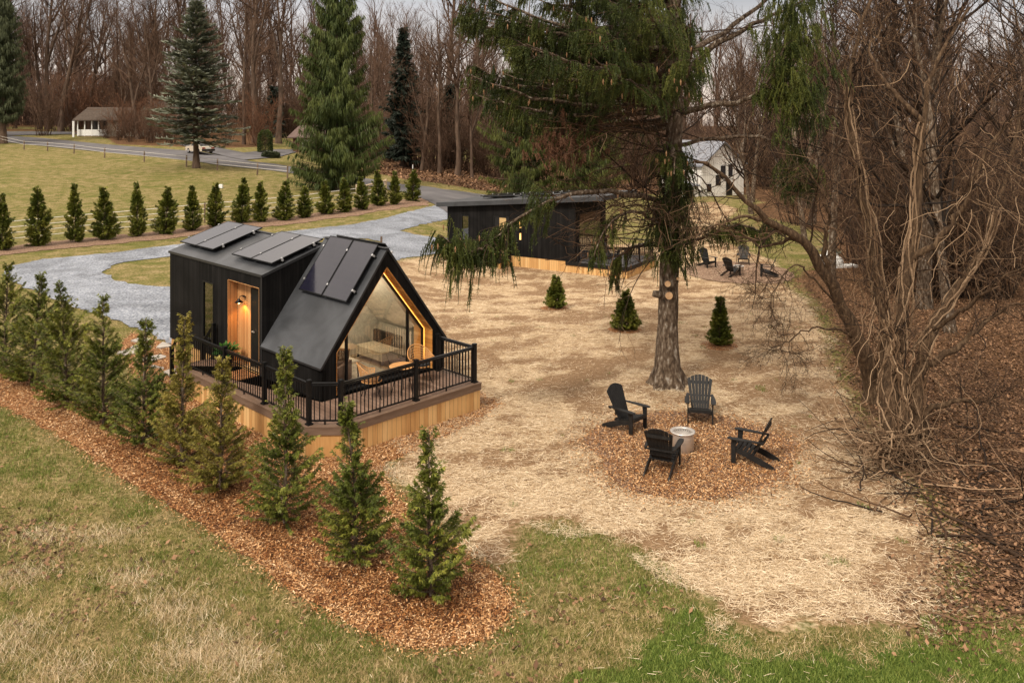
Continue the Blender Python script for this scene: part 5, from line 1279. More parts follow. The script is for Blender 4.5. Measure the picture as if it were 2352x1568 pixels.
ORD = ['first', 'second', 'third', 'fourth', 'fifth', 'sixth', 'seventh', 'eighth', 'ninth', 'tenth', 'eleventh', 'twelfth', 'thirteenth', 'fourteenth', 'fifteenth', 'sixteenth', 'seventeenth', 'eighteenth']
near = [(10, 866, 615, 62, 0), (72, 892, 640, 60, 1), (155, 942, 655, 62, 2), (240, 985, 690, 64, 0), (328, 1030, 742, 64, 3), (415, 1078, 738, 50, 4), (506, 1135, 832, 66, 5), (656, 1212, 812, 64, 6), (820, 1298, 925, 66, 7), (992, 1378, 1000, 72, 8)]
near_lab = ['tall arborvitae cut by the left frame edge, first of the near row', 'dense arborvitae second in the near row from the left', 'full arborvitae third in the near row, above grey mulch', 'arborvitae fourth in the near row where the mulch turns orange', 'dark broad arborvitae with bare topped leader, left of the cabin steps',
            'slim arborvitae with tall bare stem before the deck stairs', 'yellowish olive arborvitae with sparse top before the deck corner', 'arborvitae with long thin leader before the cabin gable corner', 'arborvitae below the chamfered deck corner, next to last of the row', 'nearest arborvitae at the right tip of the mulch bed']
for i, (vx, vb, vt, hw, sd_) in enumerate(near):
    g_ = G(vx, vb - 8); pm = FPX / g_[1]; hh = (vb - vt) / pm * 1.02; Rr_ = hw / pm * 1.22
    fol = M['arbor_olive'] if i in (5, 6) else M['arbor']
    o = arborvitae(100 + i, hh, Rr_, int(250 + 20 * (i % 3)), (.036, .078), fol, sparse=[.72, .78, .72, .60, .46, .50, .52, .58, .50, .62][i], dense=1.0)
    o.location = g_; o.rotation_euler = (R(2.2 * math.sin(i * 2.3)), R(2.5 * math.sin(i * 1.7 + 1)), i * 1.3); tag(o, near_lab[i], 'arborvitae', 'near row of arborvitae in the mulch bed')
far_p = [arborvitae(140 + k, 3.0, .54 + .05 * (k % 2), 240, (.07, .13), M['arbor'], sparse=.82, dense=.9) for k in range(4)]
tops_ = [450, 430, 425, 430, 422, 430, 428, 420, 412, 417, 417, 428, 418, 410, 408, 392, 395, 390]
for i, ((vx, vb), vt) in enumerate(zip(row_b, tops_)):
    g_ = G(vx, vb); o = far_p[i] if i < 4 else copy_tree(far_p[i % 4]); hh = (vb - vt) * g_[1] / FPX
    sc_place(o, g_, hh / 3.0 * 1.02, i * 2.1, 1.0 + .12 * math.sin(i * 2.7))
    tag(o, f'{ORD[i]} small arborvitae from the left in the far row along the white wire fence', 'arborvitae', 'far row of arborvitae')
for i, (vx, vb, vt, hw, lb) in enumerate([(1275, 713, 640, 26, 'small cone shaped evergreen on the straw nearest the far cabin'), (1435, 761, 674, 33, 'bushy little evergreen on the straw left of the big spruce trunk'), (1652, 797, 690, 28, 'little pointed evergreen on the straw right of the big spruce trunk')]):
    g_ = G(vx, vb - 4); pm = FPX / g_[1]; o = arborvitae(170 + i, (vb - vt) / pm, hw / pm * .95, 260, (.05, .09), M['arbor'], cone=True, name='dwarf_conifer')
    o.location = g_; tag(o, lb, 'conifer', 'young evergreens on the straw')
    m_ = MB(); m_.lathe([(0, .05), (.45, .03), (.62, .0)], (0, 0, 0), 18); mo = m_.build('mulch_patch', M['mulch_new']); mo.location = g_; tag(mo, 'small chip ring under a young evergreen', None, None, 'structure')

# ------------------------------------------------------------------ spruces
def spruce(seed, Ht, Rm, fol, style, base=.12, name='spruce_tree', nlev=None, card=.30, per=46, pw=.8):
    r = rng(seed); t_ = empty(name)
    tr = MB(); z = np.linspace(0, 1, 12); TP = np.stack([np.cumsum(r.normal(0, .02, 12)), np.cumsum(r.normal(0, .02, 12)), z * Ht], -1); TR = np.interp(z, [0, .04, 1], [Ht * .026, Ht * .017, .02]); tr.tubes(TP, TR, 10)
    nlev = nlev or int(Ht / .42); t = np.linspace(base, .985, nlev); per_l = 7
    idx = np.repeat(np.arange(nlev), per_l); tl = t[idx] + r.normal(0, .006, len(idx)); az = r.uniform(0, 2 * PI, len(idx))
    prof = (1 - (tl - base) / (1 - base)).clip(.02, 1) ** pw * np.minimum(1, .72 + (tl - base) * 2.2)
    L = Rm * prof * r.uniform(*((.45, 1.2) if style != 'pend' else (.68, 1.15)), len(idx)) * (1 + .14 * np.sin(az * 2 + seed + tl * 9))
    el = {'pend': .10 + .55 * (tl - base), 'flat': -.02 + .45 * (tl - base), 'dark': .1 + .4 * tl}[style] + r.normal(0, .08, len(idx))
    f = tl * 11; k = np.minimum(f.astype(int), 10); w = (f - k)[:, None]; P0 = TP[k] * (1 - w) + TP[k + 1] * w
    D0 = np.stack([np.cos(az) * np.cos(el), np.sin(az) * np.cos(el), np.sin(el)], -1)
    N = len(P0); K = 5; P = np.empty((N, K + 1, 3)); P[:, 0] = P0
    for j in range(K):
        u = (j + .5) / K; sag = {'pend': -.34 + .75 * u, 'flat': -.16 + .28 * u, 'dark': -.3 + .4 * u}[style]
        d = norm(D0 + np.array([0, 0, sag]) + r.normal(0, .05, (N, 3))); P[:, j + 1] = P[:, j] + d * (L / K)[:, None]
    tr.tubes(P, np.maximum(.012, L * .010)[:, None] * np.linspace(1, .3, K + 1), 4); tr.build('trunk', M['bark_far'], t_)
    mb = MB()
    C, T, ix, tt = along(P, per, r, .12, 1.0)
    kp = r.uniform(0, 1, len(C)) < (.25 + .75 * np.minimum(1, L[ix] / Rm * 1.6)); C, T, ix, tt = C[kp], T[kp], ix[kp], tt[kp]; n = len(C)
    side = norm(np.cross(T, [0, 0, 1.])); sgn = np.where(r.uniform(0, 1, n) < .5, -1, 1)[:, None]
    spread = (L[ix] * .22 * (1 - tt * .7))[:, None] * r.uniform(0, 1, (n, 1))
    base_ = C + side * sgn * spread + np.array([0, 0, -.05]) * spread
    ln = r.uniform(.6, 1.4, n)[:, None] * card
    if style == 'pend': D = norm(np.array([0, 0, -1.]) + T * .25 + r.normal(0, .18, (n, 3))) * ln * (1.0 + (1 - tt[:, None]) * .8); wd = .10
    elif style == 'flat': D = norm(T * .8 + side * sgn * .6 + r.normal(0, .16, (n, 3)) + np.array([0, 0, .08])) * ln; wd = .17
    else: D = norm(T * .5 + side * sgn * .5 + np.array([0, 0, -.5]) + r.normal(0, .25, (n, 3))) * ln; wd = .2
    W = norm(np.cross(D, norm(r.normal(0, 1, (n, 3)) + (np.array([0, 0, 2.]) if style == 'flat' else 0)))) * ln * wd * .6
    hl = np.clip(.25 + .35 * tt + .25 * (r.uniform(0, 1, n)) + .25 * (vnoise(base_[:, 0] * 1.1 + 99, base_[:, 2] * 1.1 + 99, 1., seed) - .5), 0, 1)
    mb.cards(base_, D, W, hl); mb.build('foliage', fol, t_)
    return t_
def at_pix(vx, vb, vt, hw, seed, fol, style, label, **kw):
    g_ = G(vx, vb); pm = FPX / g_[1]; o = spruce(seed, (vb - vt) / pm, hw / pm, fol, style, **kw); o.location = g_; tag(o, label, 'spruce tree'); return o
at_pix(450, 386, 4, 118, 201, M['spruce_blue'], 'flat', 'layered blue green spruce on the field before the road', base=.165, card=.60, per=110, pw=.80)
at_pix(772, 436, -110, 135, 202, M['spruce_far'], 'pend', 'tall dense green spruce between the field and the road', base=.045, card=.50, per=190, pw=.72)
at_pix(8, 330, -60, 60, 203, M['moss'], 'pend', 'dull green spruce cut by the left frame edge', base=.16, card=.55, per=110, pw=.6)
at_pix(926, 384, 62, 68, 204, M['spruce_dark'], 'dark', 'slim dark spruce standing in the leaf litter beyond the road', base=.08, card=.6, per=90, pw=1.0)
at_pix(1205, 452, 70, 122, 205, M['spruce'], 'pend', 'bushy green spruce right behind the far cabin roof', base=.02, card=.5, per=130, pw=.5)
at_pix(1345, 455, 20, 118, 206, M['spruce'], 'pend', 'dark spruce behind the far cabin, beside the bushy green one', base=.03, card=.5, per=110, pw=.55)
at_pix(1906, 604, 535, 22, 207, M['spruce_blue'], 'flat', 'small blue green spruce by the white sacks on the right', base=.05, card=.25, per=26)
at_pix(1035, 380, 195, 30, 208, M['spruce_dark'], 'dark', 'thin dark evergreen deep in the wood beyond the road', base=.1, card=.9, per=36)

# hedge and low shrub by the brown house
def hedge(vx, vb, wv, hv, label, seed, fol):
    g_ = G(vx, vb); pm = FPX / g_[1]; r = rng(seed); n = 5200; rx, hz = wv / 2 / pm, hv / pm
    a = r.uniform(0, 2 * PI, n); q = r.uniform(.55, 1, n) ** .5; z = r.uniform(0.02, 1, n); pr = np.sqrt(np.clip(1 - np.maximum(0, (z - .6) / .42) ** 2, 0, 1))
    C = np.stack([np.cos(a) * rx * q * pr, np.sin(a) * rx * q * pr, z * hz], -1) + r.normal(0, .04, (n, 3)); D = norm(np.stack([np.cos(a), np.sin(a), r.normal(.1, .7, n)], -1)) * .16
    W = norm(np.cross(D, r.normal(0, 1, (n, 3)))) * .05; t_ = empty('hedge'); m_ = MB(); m_.cards(C, D, W, r.uniform(0, 1, n)); m_.build('foliage', fol, t_)
    m_ = MB(); m_.tubes([(0, 0, 0), (0, 0, hz * .6)], [.08, .03], 6); m_.build('trunk', M['bark_far'], t_); t_.location = g_; tag(t_, label, 'hedge')
hedge(609, 351, 32, 52, 'tall rounded dark green hedge at the brown house corner', 1, M['spruce_far'])
hedge(622, 362, 38, 12, 'low clipped green shrub in front of the tall hedge', 2, M['moss'])

# ------------------------------------------------------------------ the big spruce
def W3(vx, vy, Y): return np.array([(vx - CX) / FPX * Y, Y, CAMH - (vy - HORY) / FPX * Y])
bs = empty('spruce_tree'); tag(bs, 'huge drooping spruce with bare lower branches between the two cabins', 'spruce tree')
Y0s = 24.2; tp = [(1535, 884), (1533, 840), (1533, 760), (1536, 650), (1541, 540), (1546, 400), (1550, 250), (1550, 100), (1548, 0), (1546, -250), (1545, -560), (1545, -800)]
TP = np.array([W3(x, y, Y0s) for x, y in tp]); TP[0, 2] = float(H(TP[0, 0], TP[0, 1])) - .1
TRr = np.array([.50, .35, .285, .265, .25, .235, .22, .205, .19, .155, .09, .04])
zz = np.interp(np.linspace(0, 1, 40) ** 1.2, np.linspace(0, 1, 12), np.arange(12)); ii = np.minimum(zz.astype(int), 10); ww = (zz - ii)[:, None]
TPf = TP[ii] * (1 - ww) + TP[ii + 1] * ww; TRf = TRr[ii] * (1 - ww[:, 0]) + TRr[ii + 1] * ww[:, 0]
mb = MB(); mb.tubes(TPf, TRf * (1 + .03 * np.sin(np.arange(40) * 2.3)), 44)
v = mb.v[-1]; r = rng(77)     # root flare and ridges
ang = np.arctan2(v[:, 1] - Y0s, v[:, 0] - np.repeat(TPf[:, 0], 44)); low = np.clip(1 - (v[:, 2]) / .9, 0, 1)
k_ = 1 + low ** 2 * (.18 + .22 * np.sin(ang * 5 + .6)) + .03 * np.sin(ang * 9 + v[:, 2] * 1.5) + r.normal(0, .022, len(v))
cx_ = np.repeat(TPf[:, 0], 44); v[:, 0] = cx_ + (v[:, 0] - cx_) * k_; v[:, 1] = Y0s + (v[:, 1] - Y0s) * k_
mb.build('trunk', M['bark'], bs, True)
def trunk_at(z): return np.array([np.interp(z, TP[:, 2], TP[:, 0]), Y0s, z])
M['cut'] = mat_noise('saw_cut_wood', [(0.3, (.42, .22, .10)), (0.7, (.62, .42, .24))], 6, rough=.8)
for vx, vy, rr in ((1533, 652, .085), (1536, 679, .105), (1556, 640, .04)):
    p_ = W3(vx, vy, Y0s - .33); m_ = MB(); m_.tubes([p_ + (0, .2, 0), p_ + (0, -.05, .01)], [rr * 1.25, rr * 1.1], 14, caps=True); so_ = m_.build('branch_stub', M['bark'], bs); m_ = MB(); m_.tubes([p_ + (0, -.049, .01), p_ + (0, -.06, .01)], [rr, rr], 14, caps=True); m_.build('cut_face', M['cut'], so_)
m_ = MB(); p_ = W3(1530, 676, Y0s); m_.tubes([p_, W3(1512, 676, Y0s - .1), W3(1500, 674, Y0s - .1)], [.12, .11, .09], 10, caps=True); m_.build('branch_stub', M['bark'], bs)

boughs = []   # (polyline, radius, green range)
def bough(pts, Ys, r0):
    P = np.array([W3(x, y, Y) for (x, y), Y in zip(pts, Ys)]); t = np.linspace(0, len(P) - 1, 9); i = np.minimum(t.astype(int), len(P) - 2); w = (t - i)[:, None]
    return P[i] * (1 - w) + P[i + 1] * w
HB = [  # boughs read off the photograph (all rooted on the trunk), reaching toward or away from the viewer
    (bough([(1550, 215), (1470, 216), (1377, 204), (1299, 182), (1252, 150), (1190, 95)], [24.2, 23.8, 23.2, 22.6, 22.2, 21.8], 0), .10, .25),
    (bough([(1550, 235), (1420, 225), (1300, 210), (1222, 202), (1160, 186), (1082, 145)], [24.2, 24.6, 24.8, 24.9, 25, 25], 0), .085, .45),
    (bough([(1550, 95), (1470, 84), (1350, 76), (1270, 57), (1171, 15), (1060, -30)], [24.2, 23.9, 23.4, 23, 22.6, 22.2], 0), .10, .2),
    (bough([(1545, 470), (1430, 438), (1314, 442), (1249, 464), (1171, 512), (1108, 572)], [24.2, 23.2, 22.2, 21.6, 21.0, 20.5], 0), .085, .58),
    (bough([(1108, 572), (1084, 580), (1048, 568), (1020, 545)], [20.5, 20.35, 20.2, 20.1], 0), .035, 0.),
    (bough([(1552, 185), (1606, 140), (1655, 93), (1741, 49), (1827, 15), (1900, -40)], [24.2, 24, 23.8, 23.5, 23.2, 23], 0), .13, .6),
    (bough([(1556, 262), (1642, 239), (1699, 236), (1746, 209), (1778, 170), (1806, 100)], [24.2, 23.6, 23, 22.5, 22.2, 22.], 0), .10, .55),
    (bough([(1550, 335), (1642, 313), (1741, 313), (1790, 322), (1845, 352), (1870, 400)], [24.2, 23.8, 23.4, 23.2, 23.1, 23.], 0), .065, .6),
    (bough([(1548, 365), (1545, 352), (1545, 345), (1545, 348), (1546, 360), (1548, 400)], [24.2, 23.6, 23.0, 22.4, 22.0, 21.6], 0), .06, .2),
    (bough([(1545, 575), (1600, 548), (1650, 528), (1690, 518), (1720, 522), (1745, 530)], [24.2, 24.0, 23.8, 23.6, 23.5, 23.4], 0), .045, .45),
    (bough([(1545, 545), (1500, 500), (1450, 480), (1410, 500), (1380, 540), (1365, 590)], [24.2, 23.6, 23.2, 23.0, 22.8, 22.7], 0), .05, .45),
    (bough([(1548, 140), (1640, 90), (1720, 30), (1800, -30), (1870, -60), (1930, -70)], [24.2, 25, 26, 26.5, 27, 27], 0), .10, .5),
    (bough([(1540, 575), (1480, 560), (1440, 570), (1425, 590), (1415, 610), (1410, 640)], [24.2, 25.0, 25.3, 25.5, 25.6, 25.7], 0), .045, .4)]
r = rng(78)
allP, allR, allG = [b[0] for b in HB], [np.full(1, b[1]) for b in HB], [b[2] for b in HB]
# procedural boughs all round the trunk
nz = 124; zb = np.sort(np.concatenate([r.uniform(7.2, 12.6, 100), r.uniform(12.6, 21.5, 40)])); azb = np.arange(nz) * 2.399 + r.normal(0, .25, nz)
for z_, a_ in zip(zb, azb):
    L_ = (5.9 - .26 * (z_ - 8)) * r.uniform(.75, 1.1)
    if math.cos(a_) > .05 and r.uniform() < (.93 if z_ < 12.5 else .6): continue
    if z_ < 8.4 and (math.sin(a_) < -.1 or math.cos(a_) > 0): continue
    if math.cos(a_) > -.35 and math.sin(a_) < 0 and z_ < 12.5 and r.uniform() < .6: continue      # the right side is thin
    if math.cos(a_) < 0: L_ *= 1.08
    p = trunk_at(z_); pts = [p]; e0 = r.uniform(-.12, .10)
    for k in range(8):
        u = k / 7; el = e0 - .16 + .48 * u + .02 * (z_ - 8); aa = a_ + r.normal(0, .05); p = p + np.array([math.cos(aa) * math.cos(el), math.sin(aa) * math.cos(el), math.sin(el)]) * L_ / 8; pts.append(p)
    allP.append(np.array(pts)); allR.append(np.full(1, .045 + .010 * L_)); allG.append(.12 if z_ > 9.0 else .32)
limb = MB()
for P_, r_, g in zip(allP, allR, allG):
    t = np.linspace(0, 8, 17); i = np.minimum(t.astype(int), 7); w = (t - i)[:, None]; q = P_[i] * (1 - w) + P_[i + 1] * w; q[1:-1] += r.normal(0, .025, (15, 3)); limb.tubes(q, np.linspace(float(r_[0]), .014, 17), 7)
limb.build('limbs', M['bark'], bs, True)
PB = np.array(allP); GB = np.array(allG); LBn = np.linalg.norm(np.diff(PB, axis=1), axis=2).sum(1)
# secondary branchlets, then curtains of hanging twigs
C, T, ix, tt = along(PB, 34, r, .12, 1.0); kp = tt > GB[ix] * r.uniform(.8, 1.1, len(tt)); 
sdv = norm(np.cross(T, [0, 0, 1.])); sg = np.where(r.uniform(0, 1, len(T)) < .5, -1, 1)[:, None]
D0 = norm(T * .7 + sdv * sg * .8 + np.array([0, 0, -.05]) + r.normal(0, .15, T.shape))
L2 = (.32 * LBn[ix] * (1 - .72 * tt)).clip(.3, 1.5) * r.uniform(.5, 1.15, len(ix))
P2, R2 = grow(C, D0, L2, .012, 5, .10, -.10, r)
gr = kp
tw = MB(); tw.tubes(P2[gr], R2[gr], 4, r=r.uniform(.2, .6, gr.sum()))
# dead, bare ones on the inner parts
P3, R3 = grow(C[~gr], D0[~gr], L2[~gr] * 1.1, .011, 5, .2, .02, r); tw.tubes(P3, R3, 3, r=r.uniform(.2, .8, len(P3)))
p, d, l_, q, _ = kids(P3, R3, L2[~gr], 3, .2, .95, .8, .55, .6, r); P4, R4 = grow(p, d, l_, np.maximum(q, .004), 4, .25, -.03, r); tw.tubes(P4, np.maximum(R4, .003), 3, r=r.uniform(.2, .8, len(P4)))
tw.build('twigs', M['twig_pale'], bs)
fol = MB(); brown = MB(); cones = MB()
def curtain(Pl, n, Lr, t0=.05, t1=1., tilt=.12, mbx=fol, seed=1, rb=(0., 1.)):
    C, T, ix, tt = along(Pl, n, r, t0, t1); N = len(C); Lh = r.uniform(*Lr, N) * np.where(r.uniform(0, 1, N) < .25, 1.5, 1)
    D = norm(np.array([0, 0, -1.]) + T * .35 + r.normal(0, tilt, (N, 3))); cl = np.clip(.25 + .5 * vnoise(C[:, 0] * 1.5 + 70, C[:, 2] * 1.5 + 40, 1., seed) + r.normal(0, .12, N), 0, 1) * (rb[1] - rb[0]) + rb[0]
    P = np.empty((N, 4, 3)); P[:, 0] = C; d = norm(D + T * .5)
    for k in range(3): d = norm(d + np.array([0, 0, -.45]) + r.normal(0, .05, (N, 3))); P[:, k + 1] = P[:, k] + d * (Lh / 3)[:, None]
    mbx.tubes(P, np.array([.008, .012, .010, .003])[None] * r.uniform(.7, 1.25, (N, 1)), 3, r=cl)
    m = 17; Cn, Tn, jx, t2 = along(P, m, r, .02, .98); K_ = len(Cn); dn = norm(Tn * .7 + norm(r.normal(0, 1, (K_, 3))) * .9) * r.uniform(.035, .08, K_)[:, None]; Wn = norm(np.cross(dn, r.normal(0, 1, (K_, 3)))) * .0085
    mbx.cards(Cn, dn, Wn, np.clip(cl[jx] + r.normal(.05, .12, K_), 0, 1))
gi = np.where(gr)[0]
curtain(P2[gi], 13, (.12, .42), tilt=.22, seed=3)
# thicker curtain under the outer boughs and the famous low left branch
curtain(np.array([allP[3], allP[3]])[:, 4:], 40, (.15, .5), 0, 1, .2, seed=4)
curtain(np.array([allP[4]]), 55, (.2, .75), .0, 1, .18, seed=5)
low = PB[3][5:]; p, d, l_, q, _ = kids(np.repeat(PB[3][None, 4:], 1, 0), np.full((1, 5), .02), np.array([2.3]), 20, .0, 1, .9, .42, .6, r, fall=.3); Pq, Rq = grow(p, d, l_, .012, 5, .1, -.06, r); curtain(Pq, 13, (.18, .62), tilt=.2, seed=6); limb2 = MB(); limb2.tubes(Pq, Rq, 4); limb2.build('twigs', M['twig_pale'], bs)
p, d, l_, q, _ = kids(PB[4][None], np.full((1, 9), .02), np.array([1.8]), 14, .0, 1, .9, .5, .6, r, fall=.3); Pq, Rq = grow(p, d, l_, .012, 5, .1, -.1, r); curtain(Pq, 13, (.2, .75), tilt=.2, seed=6)
# green sleeve hugging the trunk and stray tufts
for (vx, vy, Y), rx, rz_, n_ in (((1548, 440, 23.9), .42, 1.3, 220), ((1530, 500, 23.8), .45, .9, 130), ((1556, 60, 24), .4, 1.0, 90), ((1560, 560, 23.8), .4, .6, 70), ((1650, 525, 23.6), .6, .2, 50), ((1835, 400, 23), .45, .4, 110), ((1820, 60, 22.6), .7, 1.2, 220), ((1830, 200, 22.2), .65, .9, 220), ((1760, 520, 23.6), .4, .2, 30)):
    c0 = W3(vx, vy, Y); a = r.normal(0, 1, (n_, 3)) * np.array([rx, .5, rz_]) * .55 + c0; PP = np.stack([a, a + norm(r.normal(0, 1, (n_, 3)) * [1, 1, .3]) * .3], 1); curtain(PP, 4, (.15, .5), 0, 1, .15, seed=int(vx))
fol.build('foliage', M['spruce'], bs)
# rusty dead foliage clump
c0 = W3(1290, 325, 23.5); a = r.normal(0, 1, (120, 3)) * [.45, .3, .32] + c0; PP = np.stack([a, a + norm(r.normal(0, 1, (120, 3)) * [1, 1, .3]) * .3], 1); curtain(PP, 4, (.10, .3), 0, 1, .3, mbx=brown, seed=9); brown.build('dead_foliage', M['twig_red'], bs)
# cones
n_ = 260; C, T, ix, tt = along(PB[GB < .5], 12, r, .5, 1); C = C[:n_] + r.normal(0, .3, (min(n_, len(C)), 3)); P = np.stack([C, C + [0, 0, -.06], C + [0, 0, -.14]], 1); cones.tubes(P, np.array([[.008, .022, .008]]).repeat(len(C), 0), 6); tag(cones.build('cones', mat_noise('spruce_cones', [(0.3, (.16, .08, .035)), (0.7, (.30, .17, .085))], 20, rough=.7), bs), None, None, None, 'stuff')
# bare dead lower crown: fans of pale curved branches
dead = MB(); n_ = 84; z_ = r.uniform(3.7, 10.8, n_); a_ = np.where(r.uniform(0, 1, n_) < .62, r.normal(PI * 1.12, .55, n_), r.uniform(0, 2 * PI, n_)); el = r.normal(.05, .28, n_)
P0 = np.array([trunk_at(z) for z in z_]); D0 = np.stack([np.cos(a_) * np.cos(el), np.sin(a_) * np.cos(el), np.sin(el)], -1); L_ = r.uniform(1.6, 4.6, n_)
A, Ar = grow(P0, D0, L_, r.uniform(.014, .032, n_), 9, .13, r.normal(.0, .05, n_), r, .3); dead.tubes(A, Ar, 5, r=r.uniform(.2, .75, n_))
p, d, l_, q, _ = kids(A, Ar, L_, 7, .25, 1, .75, .42, .65, r); B, Br = grow(p, d, l_, q, 7, .2, r.normal(-.02, .08, len(p)), r, .4); dead.tubes(B, np.maximum(Br, .004), 4, r=r.uniform(.2, 1, len(p)))
p, d, l_, q, _ = kids(B, Br, l_, 4, .2, 1, .8, .5, .7, r); B, Br = grow(p, d, l_, q, 5, .25, -.02, r, .5); dead.tubes(B, np.maximum(Br, .003), 3, r=r.uniform(.2, .9, len(p)))
dead.build('dead_branches', M['twig_pale'], bs)

# ------------------------------------------------------------------ bare trees of the wood
def bare_tree(seed, Ht, r0, crown=.42, mat=None, twm=None, name='bare_tree', lean=.03, tw=1.0, fork=True):
    r = rng(seed); t_ = empty(name)
    tr = MB()
    T0, R0 = grow(np.zeros((1, 3)) + [0, 0, -.3], np.array([[r.normal(0, lean), r.normal(0, lean), 1]]), np.array([Ht * .9]), r0, 12, .035, .03, r, .18)
    stems = [T0[0]]; rads = [R0[0]]
    tr.tubes(T0, R0 * np.array([1.35, 1.08] + [1] * 11)[None], 8)
    if fork:
        nf = r.integers(1, 3); p, d, l_, q, tt = kids(T0, R0, Ht, nf, .25, .5, .50, .62, .75, r, .12, .1); F, Fr = grow(p, norm(d + [0, 0, .5]), l_, q, 12, .06, .08, r, .2); tr.tubes(F, Fr, 7)
    else: F = np.zeros((0, 13, 3)); Fr = np.zeros((0, 13))
    S = np.concatenate([T0, F]); SR = np.concatenate([R0, Fr]); SL = np.concatenate([[Ht * .9], np.linalg.norm(F[:, -1] - F[:, 0], axis=1)])
    tr.build('trunk', mat or M['bark_far'], t_, True)
    cb = MB()
    p, d, l_, q, tt = kids(S, SR, SL, 17, crown * .8, .99, .95, .42, .5, r, .22, .45); A, Ar = grow(p, norm(d + [0, 0, .15]), l_, np.maximum(q, .03), 7, .15, .10, r, .3); cb.tubes(A, Ar, 5, r=r.uniform(0, .5, len(p)))
    p, d, l2, q, tt = kids(A, Ar, l_, 6, .2, 1, .65, .48, .6, r, .2, .3); B, Br = grow(p, norm(d + [0, 0, .2]), l2, np.maximum(q, .018), 5, .12, .06, r, .4); cb.tubes(B, Br, 3, r=r.uniform(.1, .8, len(p)))
    p, d, l3, q, tt = kids(B, Br, l2, 5, .2, 1, .6, .55, .6, r, .2, .3); C_, Cr = grow(p, norm(d + [0, 0, .2]), l3, np.maximum(q, .012 * tw), 3, .15, .05, r, .5); cb.tubes(C_, Cr, 3, r=r.uniform(.2, 1, len(p)))
    cb.build('crown', twm or M['twig'], t_)
    return t_
def brush(seed, Ht, W0, n=34, mat=None, name='bare_shrub', tw=1.0, rr=.03):
    r = rng(seed); t_ = empty(name); a = r.uniform(0, 2 * PI, n); q = r.uniform(0, W0 * .5, n); P0 = np.stack([np.cos(a) * q, np.sin(a) * q, 0 * a], -1); D0 = norm(np.stack([np.cos(a) * .35, np.sin(a) * .35, np.ones(n)], -1) + r.normal(0, .15, (n, 3)))
    L = Ht * r.uniform(.5, 1.05, n); A, Ar = grow(P0, D0, L, r.uniform(.6, 1.3, n) * rr, 8, .09, .03, r, .3); m1 = MB(); m1.tubes(A, Ar, 4, r=r.uniform(0, .6, n)); m1.build('stems', mat or M['twig'], t_)
    p, d, l_, q, tt = kids(A, Ar, L, 8, .2, 1, .6, .36, .6, r, .2, .3); B, Br = grow(p, norm(d + [0, 0, .15]), l_, np.maximum(q, .010 * tw), 5, .16, .03, r, .5); m2 = MB(); m2.tubes(B, Br, 3, r=r.uniform(.1, .9, len(p)))
    p, d, l_, q, tt = kids(B, Br, l_, 4, .2, 1, .6, .5, .6, r, .2, .3); B, Br = grow(p, d, l_, np.maximum(q, .007 * tw), 3, .2, .02, r, .6); m2.tubes(B, Br, 3, r=r.uniform(.3, 1, len(p))); m2.build('twigs', mat or M['twig'], t_)
    return t_
TP_ = [bare_tree(301, 27, .42), bare_tree(302, 25, .34, .5), bare_tree(303, 29, .46, .38), bare_tree(304, 24, .28, .55, fork=False), bare_tree(305, 26, .36, .45, lean=.08), bare_tree(306, 22, .24, .5, lean=.05)]
BP_ = [brush(311, 8, 2.5, 34, tw=2.2, rr=.045), brush(312, 6, 2.2, 36, tw=2.2, rr=.04), brush(313, 9, 2.0, 26, tw=2.2, rr=.05)]
RP_ = [brush(314, 7, 2.6, 40, M['twig_red'], tw=2.2, rr=.04)]
useds = set()
def put(proto, x, y, s, rz, label, cat, group=None):
    o = proto if id(proto) not in useds else copy_tree(proto); useds.add(id(proto))
    o.location = (float(x), float(y), float(H(x, y)) - .05); o.rotation_euler = (0, 0, rz); o.scale = (s, s, s); tag(o, label, cat, group); return o
GW = 'tall bare trees of the wood beyond the road'
# the marked trees read off the photograph (pixel of the base, scale, kind)
for i, (vx, vb, s_, k, lb) in enumerate([(112, 297, 1.05, 2, 'massive bare tree with forked crown left of the porch house'), (205, 300, .9, 0, 'bare grey tree rising straight above the porch roof'), (318, 320, .78, 4, 'leaning dark trunk in the clump beside the bungalow'), (286, 318, .62, 5, 'thinner leaning trunk in the clump beside the bungalow'),
                                        (350, 322, .72, 1, 'tallest trunk of the clump between bungalow and blue spruce'), (560, 332, .85, 3, 'slim straight tree right of the blue green spruce'), (640, 330, 1.0, 0, 'thick pale trunk just left of the tall green spruce'), (588, 328, .95, 2, 'forked bare tree behind the driveway'),
                                        (858, 392, .62, 3, 'bare double trunk at the right edge of the tall green spruce'), (1050, 404, .85, 1, 'pale bare tree in the thicket above the road bend'), (1085, 410, .7, 5, 'slender bare tree beside the road bend'), (968, 392, .6, 4, 'crooked pale bare tree right of the slim dark spruce'), (1010, 398, .75, 3, 'straight bare tree in the middle of the thicket')]):
    g_ = G(vx, vb); put(TP_[k], g_[0], g_[1], s_ * 1.15, i * 1.7, lb, 'tree')
r = rng(320)
for i in range(62):
    u = r.uniform(-.70, .74); y = r.uniform(138, 172) if u < -.12 else r.uniform(118, 165); x = u * y
    if -82 < x < -44 and y < 150: y += 18
    if u > .15 and y < 122: y += 20
    put(TP_[int(r.integers(0, 6))], x, y, r.uniform(.9, 1.3), r.uniform(0, 6), 'tall bare grey tree in the wood beyond the road and houses', 'tree', GW)
